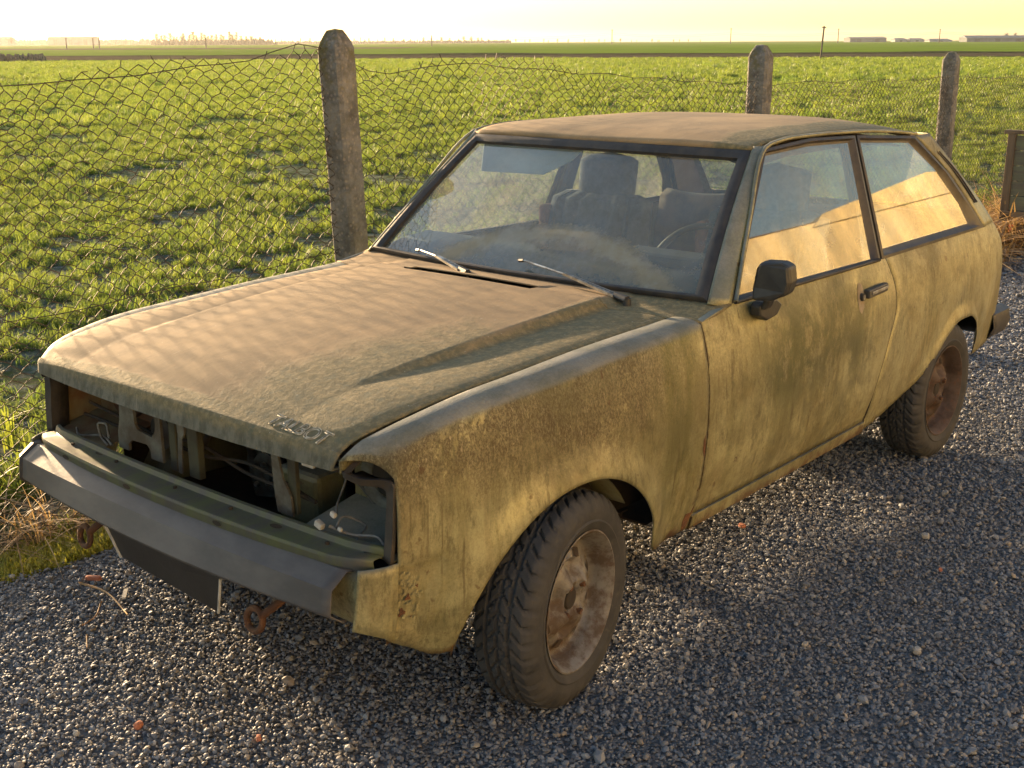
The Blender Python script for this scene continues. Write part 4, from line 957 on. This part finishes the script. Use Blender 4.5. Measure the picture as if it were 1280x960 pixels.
# loose things on the gravel
def lump(name, loc, d, rz, mat, seed):
    r_ = np.random.default_rng(seed); bm = bmesh.new(); bmesh.ops.create_icosphere(bm, subdivisions=2, radius=.5)
    for v in bm.verts: v.co = Vector(np.sign(v.co)*np.abs(np.array(v.co)*2)**.6*.5*r_.uniform(.9, 1.08)*np.array(d))
    me = bpy.data.meshes.new(name); bm.to_mesh(me); bm.free(); me.materials.append(mat); o = bpy.data.objects.new(name, me); COL.objects.link(o); o.location = loc; o.rotation_euler = (0, 0, rz); return o
brick = simple('brick_red', (.42, .16, .09), (.30, .12, .08), .9, 30)
for (x, y), d, rz, lb in (((.257, .782), (.055, .018, .016), -.9, 'long thin piece of orange brick on gravel in front of the bumper'), ((-.121, -.059), (.026, .018, .018), .3, 'small brick chip on the gravel at the bottom left of the photo'), ((.036, -.33), (.02, .013, .014), .9, 'tiny red brick chip between the towing eye and the front wheel'),
                      ((1.858, -.388), (.035, .02, .015), .2, 'orange brick fragment beneath the car sill'), ((1.93, -.56), (.028, .02, .014), 1.2, 'orange brick chip in the sunlit gravel beside the door'), ((2.02, -1.22), (.016, .012, .012), .5, 'lone orange chip in shaded gravel right of the door')):
    o = lump('brick_fragment', (x, y, .012), d, rz, brick, int(abs(x)*1000)); tag(o, lb, 'brick fragment', 'brick fragments scattered on the gravel')
pale = simple('pale_stone', (.36, .35, .32), (.28, .27, .25), .8, 40)
for (x, y), d, lb in (((1.47, -1.37), (.03, .022, .018), 'pale rounded pebble in the shade right of the front wheel'), ((2.32, -1.52), (.028, .02, .016), 'whitish pebble near the right edge of the shaded gravel'), ((2.25, -1.08), (.03, .024, .018), 'pale stone in the shade well behind the front wheel')):
    o = lump('pale_pebble', (x, y, .012), d, .4, pale, int(x*100)); tag(o, lb, 'pebble', 'pale pebbles on the gravel')
def twig(pts, r, lb, nm='twig'):
    o = MB().tube(curve(pts, 8), [r*(1-.5*k/7) for k in range(8)], 5).build(nm, M['straw'], None, True); tag(o, lb, 'twig', 'dry twigs lying on the gravel')
twig([(.205, .773, .018), (.22, .66, .02), (.183, .471, .018)], .004, 'longest dry straw coloured twig on the gravel left of the number plate')
twig([(.176, .60, .02), (.10, .52, .02), (.06, .51, .018)], .003, 'short forked twig crossing the middle of the long twig')
twig([(.04, .45, .018), (.0, .38, .02)], .0025, 'thin twig nearest the left side on gravel')
o = MB().box((0, 0, .012), (.06, .012, .006)).build('wood_splinter', simple('bleached_wood', (.5, .48, .42), (.4, .37, .31), .9, 20)); o.location = (.255, .60, .004); o.rotation_euler = (0, 0, .9); tag(o, 'short bleached wood splinter on gravel beside the brick piece', 'wood splinter')

# ------------------------------------------------------------------ fence
FY = 1.20
posts = [(1.795, FY, 1.675, .112, -3.0, 'tall mossy concrete fence post nearest the car, standing behind its bonnet'),
         (5.05, FY, 1.600, .125, .5, 'square concrete fence post rising behind the car roof'),
         (8.10, FY, 1.535, .120, -1.6, 'concrete fence post behind the rear of the car, right of the other two'),
         (-1.75, FY, 1.62, .115, 0, 'concrete fence post out beyond the car nose')]
for x, y, h, wd, leanx, lb in posts:
    rows = []; zs = list(np.linspace(-.3, h-.07, 26))+[h-.045, h-.022, h-.006]
    for z in zs:
        k = 1 if z <= h-.07 else (1-((z-(h-.07))/.07)**1.3*.62); row = []
        for q in range(24):
            a = 2*math.pi*(q+.5)/24; ca, sa = math.cos(a), math.sin(a); e = max(abs(ca), abs(sa)); e = e**.96
            wob = 1+.05*(vnoise(q*3.1+x, z*22, 1.3, 31)-.5)+(.03*(vnoise(q*.9, z*60, 1.1, 32)-.5))
            row.append((ca/e*wd/2*k*wob, sa/e*wd/2*k*wob, z))
        rows.append(row)
    rows.append([(0, 0, h)]*24)
    o = MB().grid(rows, closev=True).build('fence_post', M['concrete'], None, True, autos=32); o.location = (x, y, 0); o.rotation_euler = (R(0), R(leanx), R(8))
    tag(o, lb, 'fence post', 'concrete posts of the wire fence')
FTOP = pch([-1.75, .2, .9, 1.3, 1.6, 1.75, 2.0, 2.3, 3, 3.8, 5.05, 8.1, 11.5], [1.5, 1.49, 1.525, 1.56, 1.60, 1.58, 1.50, 1.535, 1.50, 1.44, 1.38, 1.33, 1.28])
def fence_panel(x0, x1, lb, seed):
    root = empty('wire_fence', ((x0+x1)/2, FY, 0)); tag(root, lb, 'wire fence', 'sagging wire mesh between the concrete posts'); ox = (x0+x1)/2
    r_ = np.random.default_rng(seed); cw, ch = .064, .052; nc = int((x1-x0)/cw*2); nr = int(1.55/ch*2)
    cw = (x1-x0)/nc*2
    top = lambda x: float(FTOP(x))-.03*(vnoise(x, seed, .3, 41)-.5)
    node = {}
    def nd(i, j):
        if (i, j) not in node:
            x = x0+i*cw/2; t = j/nr; T = top(x); z = .02+(T-.02)*t
            x += .038*(vnoise(x*1.0, z, .30, seed)-.5)*2+r_.normal(0, .0028); z += .034*(vnoise(x, z+9, .34, seed+1)-.5)*2+r_.normal(0, .0025); y = -.006+.05*(vnoise(x, z+5, .5, seed+2)-.5)+(.0 if 0 else 0)
            node[(i, j)] = np.array([x-ox, y, z])
        return node[(i, j)]
    mb = MB()
    for i in range(nc):
        for st in (0, 1):
            # one woven wire zigzagging between columns i and i+1, knuckled at each node
            pts = []
            if st: continue
            for j in range(nr+1):
                a = nd(i+((i+j) % 2), j); k = .0035*(1 if (i+j) % 2 else -1)
                if j < nr:
                    b = nd(i+((i+j+1) % 2), j+1); pts += [a+np.array([0, .002, -.003]), a+np.array([0, -.002, .004]), a*.5+b*.5+np.array([k*1.2, 0, .0])]
                else: pts.append(a)
            if r_.random() < .5: pts.append(pts[-1]+np.array([r_.normal(0, .012), 0, r_.uniform(.0, .03)]))
            mb.tube(pts, .0019, 3, cap=False)
    m = mb.build('wire_mesh', M['wire'], root, False); m['kind'] = 'stuff'
    for zz, sag, rr in ((1.0, .0, .0015), (.92, .0, .0)):
        if rr == 0: continue
        MB().tube([(x-ox, .01, .80-.04*math.sin(math.pi*(x-x0)/(x1-x0))+.006*math.sin(x*9)) for x in np.linspace(x0, x1, 24)], .0016, 4).build('line_wire', M['wire'], root)
    MB().tube([(x-ox, .008, top(x)-.012+.006*math.sin(x*13)+(.012 if 1 else 0)) for x in np.linspace(x0, x1, 30)], .0017, 4).build('line_wire', M['wire'], root)
ps = [-1.75, 1.66, 5.05, 8.10, 11.3, 14.5]
fence_panel(ps[0], ps[1], 'sagging rusty wire mesh left of the nearest concrete post, beside the bonnet', 51)
fence_panel(ps[1], ps[2], 'rusty wire mesh between the nearest post and the post behind the roof', 52)
fence_panel(ps[2], ps[3], 'rusty wire mesh between the post behind the roof and the post behind the rear', 53)
fence_panel(ps[3], ps[4], 'rusty wire mesh right of the post behind the rear of the car', 54)

# ------------------------------------------------------------------ trailer, junk and brush at the right edge
tr = empty('farm_trailer', (8.9, .05, 0)); tag(tr, 'old wooden board trailer cut off at the right edge behind the car', 'trailer')
bm_ = simple('green_grey_board', (.15, .165, .10), (.11, .10, .08), .8, 5, stretch=(1, .3, 3), bump=.4)
for k in range(5):
    MB().box((-.60, -.02, .37+k*.118), (.022, 1.36, .111)).build('plank', bm_, tr, bevel=.003)
for yy in (.69, -.73): MB().box((-.605, yy, .57), (.05, .06, .68)).build('corner_post', M['wood'], tr, bevel=.004)
MB().box((-.605, 0, .925), (.055, 1.5, .03)).build('top_rail', M['wood'], tr, bevel=.004)
for sgn in (.69, -.73):
    for k in range(5): MB().box((.1, sgn, .36+k*.115), (1.36, .022, .108)).build('plank', bm_, tr, bevel=.003)
MB().box((.1, 0, .29), (1.5, 1.4, .04)).build('trailer_bed', M['wood'], tr)
for yy in (.45, -.5):
    P = [[(.1+r*math.cos(a), yy+t, .26+r*math.sin(a)) for a in np.linspace(0, 2*math.pi, 33)[:-1]] for t, r in ((-.07, .12), (-.07, .24), (-.05, .26), (.05, .26), (.07, .24), (.07, .12))]
    MB().grid(P, closev=True).build('wheel', M['tyre'], tr, True, autos=40)
    MB().disc((.1, yy-.06, .26), (0, 1, 0), .001, .125, 24).build('rim', M['rim'], tr)
P = [[(.35+.34*math.cos(a), yy, .62+.34*math.sin(a)) for yy in (-.2, .45)] for a in np.linspace(.2, math.pi-.2, 14)]
mud = MB().grid(P).build('mudguard', M['rubber'], None, True, .01); mud.location = (9.1, .0, 0); tag(mud, 'dark curved mudguard lying in the wooden trailer at the right edge', 'mudguard')
lg = MB().tube([(8.45, .72, .13), (8.35, .45, .14), (8.2, -.3, .12)], .055, 10).build('log', M['wood'], None, True); tag(lg, 'grey log with a red painted end below the trailer at the right edge', 'log')
MB().tube([(8.452, .732, .13), (8.44, .69, .131)], .0565, 10).build('painted_end', simple('orange_paint', (.6, .12, .04), (.4, .1, .05), .7, 20), lg, False)
n = 520; x = rng.uniform(7.2, 12.5, n); y = rng.uniform(.55, 1.25, n); P = np.stack([x, y, np.full(n, .02)], 1); rot = rng.uniform(0, 6.28, (n, 3)); rot[:, :2] *= .08; s_ = rng.uniform(.8, 1.8, n)
scatter('brush_heap', [tuft(90+k, 14, .22, .0045, .10, 2.2, M['straw'], 4) for k in range(4)], P, rot, np.repeat(s_[:, None], 3, 1), 'heap of dry brown leaves and brush below the trailer', 'brush')

# ------------------------------------------------------------------ far things
def at_px(px, depth): return vp(depth, (px-640)/1478.95*depth*1.04)
M['dd'] = simple('dark_door', (.09, .09, .085), None, .8, .5)
barn = simple('grey_cladding', (.15, .165, .165), (.11, .125, .125), .9, .2, spec=.1); roofm = simple('pale_roof', (.20, .215, .22), (.15, .165, .17), .9, .3, spec=.1); housem = simple('pale_house_wall', (.32, .31, .29), (.25, .24, .22), .9, .3, spec=.1)
def building(px0, px1, depth, h, dep, lb, rh, hip=False):
    a, b = at_px(px0, depth), at_px(px1, depth); c = (a+b)/2; L = np.linalg.norm(b-a); u = (b-a)/L; v = np.array([-u[1], u[0]])
    root = empty('farm_building', (c[0], c[1], 0), math.atan2(u[1], u[0])); tag(root, lb, 'building', 'farm buildings along the horizon')
    MB().box((0, dep/2, h/2), (L, dep, h)).build('wall', barn if not hip else housem, root)
    e = .5; i = L*.12 if hip else 0
    MB().add([(-L/2-e, -e, h), (L/2+e, -e, h), (L/2+e, dep+e, h), (-L/2-e, dep+e, h), (-L/2+i, dep/2, h+rh), (L/2-i, dep/2, h+rh)], [(0, 1, 5, 4), (2, 3, 4, 5), (1, 2, 5), (3, 0, 4), (3, 2, 1, 0)]).build('roof', roofm, root)
    nd_ = max(1, int(L/14))
    for k in range(nd_): MB().box((-L/2+(k+.5)*L/nd_, -.1, h*.36), (min(4, L*.2), .2, h*.7)).build('door', M['dd'], root)

building(1032, 1074, 1150, 3.6, 22, 'grey flat fronted barn, leftmost of the buildings on the right horizon', 1.2)
building(1084, 1098, 1180, 2.0, 14, 'small pale gabled shed just right of the leftmost barn', 1.6, True)
building(1101, 1118, 1180, 2.0, 14, 'second small pale shed, left of the lone low roof', 1.4, True)
building(1124, 1150, 1120, 1.2, 14, 'low dark roofed shed in the middle of the far farm buildings', 1.6, True)
building(1167, 1238, 1000, 3.2, 18, 'longest grey barn on the far right horizon', 1.8)
building(1240, 1262, 990, 3.4, 12, 'pale house at the right hand end of the long barn', 2.2)
building(1264, 1284, 990, 3.0, 12, 'dark roofed house at the far right edge of the horizon', 3.0)
building(20, 60, 1300, 7, 20, 'hazy long farm shed on the far left horizon', 2)
building(106, 158, 1300, 8, 20, 'hazy barn between the poles on the left horizon', 1)
# bare winter trees on the horizon
twm = simple('bare_twigs', (.13, .105, .075), (.09, .07, .05), .95, 1)
def bare_tree(k, h):
    r_ = np.random.default_rng(500+k); mb = MB()
    mb.tube([(0, 0, -.5), (0, 0, h*.3), (r_.normal(0, .2), 0, h*.95)], [h*.022, h*.018, h*.004], 5)
    for b in range(70):
        z0 = h*r_.uniform(.18, .8); a = r_.uniform(0, 6.28); L = h*r_.uniform(.12, .34)*(1.2-z0/h); e = np.array([math.cos(a)*L, math.sin(a)*L, z0+L*r_.uniform(.6, 1.5)]); s0 = np.array([0, 0, z0])
        mb.tube([s0, (s0+e)/2+r_.normal(0, .03*h, 3)*.4, e], [h*.010, h*.008, h*.004], 3, cap=False)
        for c in range(3):
            p = s0+(e-s0)*r_.uniform(.3, 1); mb.tube([p, p+np.array([r_.normal(0, .06*h), r_.normal(0, .06*h), r_.uniform(.02, .09)*h])], [h*.006, h*.003], 3, cap=False)
    return mb
tm = []
for k in range(4):
    mb = bare_tree(k, 10); me = bpy.data.meshes.new('crown'); me.from_pydata([tuple(map(float, v)) for v in mb.V], [], mb.F); me.materials.append(twm); tm.append(me)
trees = []
for px in np.arange(232, 352, 4.6): trees.append((px+rng.normal(0, 1), 1000+rng.uniform(-30, 60), rng.uniform(.75, 1.15)*(1.0 if px < 330 else .7), 'row'))
for px in list(np.arange(352, 640, 7.5))+list(np.arange(646, 860, 9.5)): trees.append((px+rng.normal(0, 2.5), 1500+rng.uniform(-80, 120), rng.uniform(.5, .85)*(1.0 if px < 620 else .62), 'far'))
for px in np.arange(0, 232, 8): trees.append((px+rng.normal(0, 3), 1500+rng.uniform(-80, 100), rng.uniform(.5, .9), 'left'))
for px in (64, 1212, 1222, 1262): trees.append((px, 1020, .75, 'solo%d' % px))
GL = {'row': ('bare leafless tree in the tall dense row on the left horizon', 'tall bare trees in a row on the left horizon'), 'far': ('small bare tree in the long thin line along the middle horizon', 'small bare trees along the middle horizon'), 'left': ('hazy bare tree on the far left horizon', 'hazy bare trees on the far left horizon'), 'solo64': ('lone bare tree beside the hazy shed on the far left horizon', 'bare trees by the farm buildings'), 'solo1212': ('left one of two bare trees above the long barn roof', 'bare trees by the farm buildings'), 'solo1222': ('right one of two bare trees above the long barn roof', 'bare trees by the farm buildings'), 'solo1262': ('bare tree between the two houses at the far right horizon', 'bare trees by the farm buildings')}
for px, dp, s0, kd in trees:
    p = at_px(px, dp); o = bpy.data.objects.new('bare_tree', tm[rng.integers(4)]); COL.objects.link(o); o.location = (p[0], p[1], 0); o.rotation_euler = (0, 0, rng.uniform(0, 6)); o.scale = (s0*rng.uniform(.9, 1.5), s0*rng.uniform(.9, 1.5), s0)
    tag(o, GL[kd][0], 'tree', GL[kd][1])
# understorey hedge masses
def hedge(px0, px1, depth, h, lb, nm='hedge'):
    mb = MB(); n_ = int((px1-px0)/1.2); r_ = np.random.default_rng(int(px0)+99)
    for k in range(n_*3):
        px = px0+(px1-px0)*r_.random(); p = at_px(px, depth+r_.uniform(-3, 3)); w_ = depth*.0011*r_.uniform(.6, 1.5); hh = h*r_.uniform(.35, 1)
        mb.add([(p[0]+w_*math.cos(a)*q, p[1]+w_*math.sin(a)*q, z) for z, q in ((0, 1), (hh*.6, 1.15), (hh, .4)) for a in (0, 2.1, 4.2)], [(0, 1, 4, 3), (1, 2, 5, 4), (2, 0, 3, 5), (3, 4, 7, 6), (4, 5, 8, 7), (5, 3, 6, 8), (6, 7, 8)])
    o = mb.build(nm, twm); tag(o, lb, 'hedge')
hedge(228, 370, 1040, 5, 'dark low undergrowth beneath the tall bare tree row on the left')
hedge(370, 640, 1560, 4, 'thin low hedge line along the middle of the horizon')
hedge(-10, 228, 1560, 7, 'hazy low woodland edge on the far left horizon')
hedge(-20, 100, 118, .75, 'brown clipped hedge crossing the field at the far left')
# poles
def pole(px, ytop, ybase, depth, r, lean, lb, arm=True):
    p = at_px(px, depth); z0 = CAM[2]-(ybase-51.5)/1478.95*depth; z1 = CAM[2]-(ytop-51.5)/1478.95*depth; z0 = min(z0, 0)
    root = empty('utility_pole', (p[0], p[1], min(z0, 0)), YAW-math.pi/2); root.rotation_euler[1] = lean; tag(root, lb, 'utility pole', 'wooden utility poles in the fields')
    H_ = z1-min(z0, 0); MB().tube([(0, 0, -.2), (0, 0, H_)], [r, r*.8], 8).build('shaft', M['wood'], root)
    if arm: MB().box((0, 0, H_*.965), (H_*.12, r, r)).build('crossarm', M['wood'], root)
pole(999, 35, 75.5, 104, .085, R(3), 'dark leaning wooden pole standing in the wheat right of the middle post')
for px, yt, dp, lb in ((127, 45, 420, 'leftmost of the three dark poles on the left horizon'), (158, 45, 420, 'left one of the close pair of poles on the left'), (165, 44, 420, 'right one of the close pair of poles on the left'), (288, 46, 420, 'single dark pole below the tall bare trees'), (549, 44, 500, 'small pole on the horizon just right of the nearest post'), (757, 38, 700, 'thin distant pole above the middle of the horizon'), (894, 37, 700, 'thin distant pole left of the middle post'), (1018, 38, 700, 'thin distant pole just right of the leaning pole'), (1135, 39, 700, 'thin distant pole above the low dark shed')):
    pole(px, yt, 60 if dp < 600 else 54, dp, .24 if dp < 600 else .26, 0, lb, dp >= 500)
pole(225, 29, 52, 1000, .35, 0, 'tall thin mast rising left of the bare tree row', False)
wl = MB()
pxs = [549, 757, 894, 1018, 1135, 1290]
for i in range(len(pxs)-1):
    a, b = at_px(pxs[i], 500 if i == 0 else 700), at_px(pxs[i+1], 700)
    for dz_ in (0, -.9):
        wl.tube([(a[0]+(b[0]-a[0])*t, a[1]+(b[1]-a[1])*t, (6.2 if i else 4.4+t*1.8)-1.6*math.sin(math.pi*t)+dz_) for t in np.linspace(0, 1, 9)], .035, 3, cap=False)
tag(wl.build('power_line', M['wire']), 'thin sagging power line strung between the far poles', 'power line')

# ------------------------------------------------------------------ the building across the yard (seen in the side windows)
ba = empty('farmhouse', (14, -9.4, 0)); tag(ba, 'long ochre rendered building across the yard, mirrored in the side windows', 'building')
ochre = simple('ochre_render', (.70, .55, .27), (.42, .34, .18), .9, 1.3, stretch=(1, 1, .18), bump=.3)
MB().box((0, -2.5, 2.25), (46, 5, 4.5)).build('wall', ochre, ba)
MB().add([(-23.3, .05, 4.5), (23.3, .05, 4.5), (23.3, -5.4, 4.5), (-23.3, -5.4, 4.5), (-23, -2.5, 4.9), (23, -2.5, 4.9)], [(0, 1, 5, 4), (2, 3, 4, 5), (1, 2, 5), (3, 0, 4), (3, 2, 1, 0)]).build('roof', simple('tile_roof', (.30, .14, .08), (.22, .10, .06), .9, 3), ba)
for xx in (-12, -5, 2, 9, 14):
    w_ = MB().box((xx, .01, 1.5), (1.1, .06, 1.2)).build('window', M['frame'], ba); MB().box((xx, .05, 1.5), (.9, .02, 1.0)).build('pane', M['plate'], w_)

MB().prism([(6.0, .06, 4.4), (18.0, .06, 4.4), (17.4, .06, 4.62), (12.5, .06, 5.05), (6.6, .06, 4.62)], (0, -4.8, 0)).build('gable', ochre, ba)
# ------------------------------------------------------------------ haze over the plain
hz_m = bpy.data.materials.new('haze'); hz_m.use_nodes = True; ht = hz_m.node_tree; ht.nodes.remove(ht.nodes['Principled BSDF'])
pv = ht.nodes.new('ShaderNodeVolumePrincipled'); pv.inputs['Color'].default_value = (.95, .93, .88, 1); pv.inputs['Density'].default_value = .00010; pv.inputs['Anisotropy'].default_value = .55
ht.links.new(pv.outputs[0], ht.nodes['Material Output'].inputs['Volume'])
hb_ = MB().box((500, 500, 14.5), (6800, 6800, 31)).build('haze', hz_m); tag(hb_, kind='stuff')
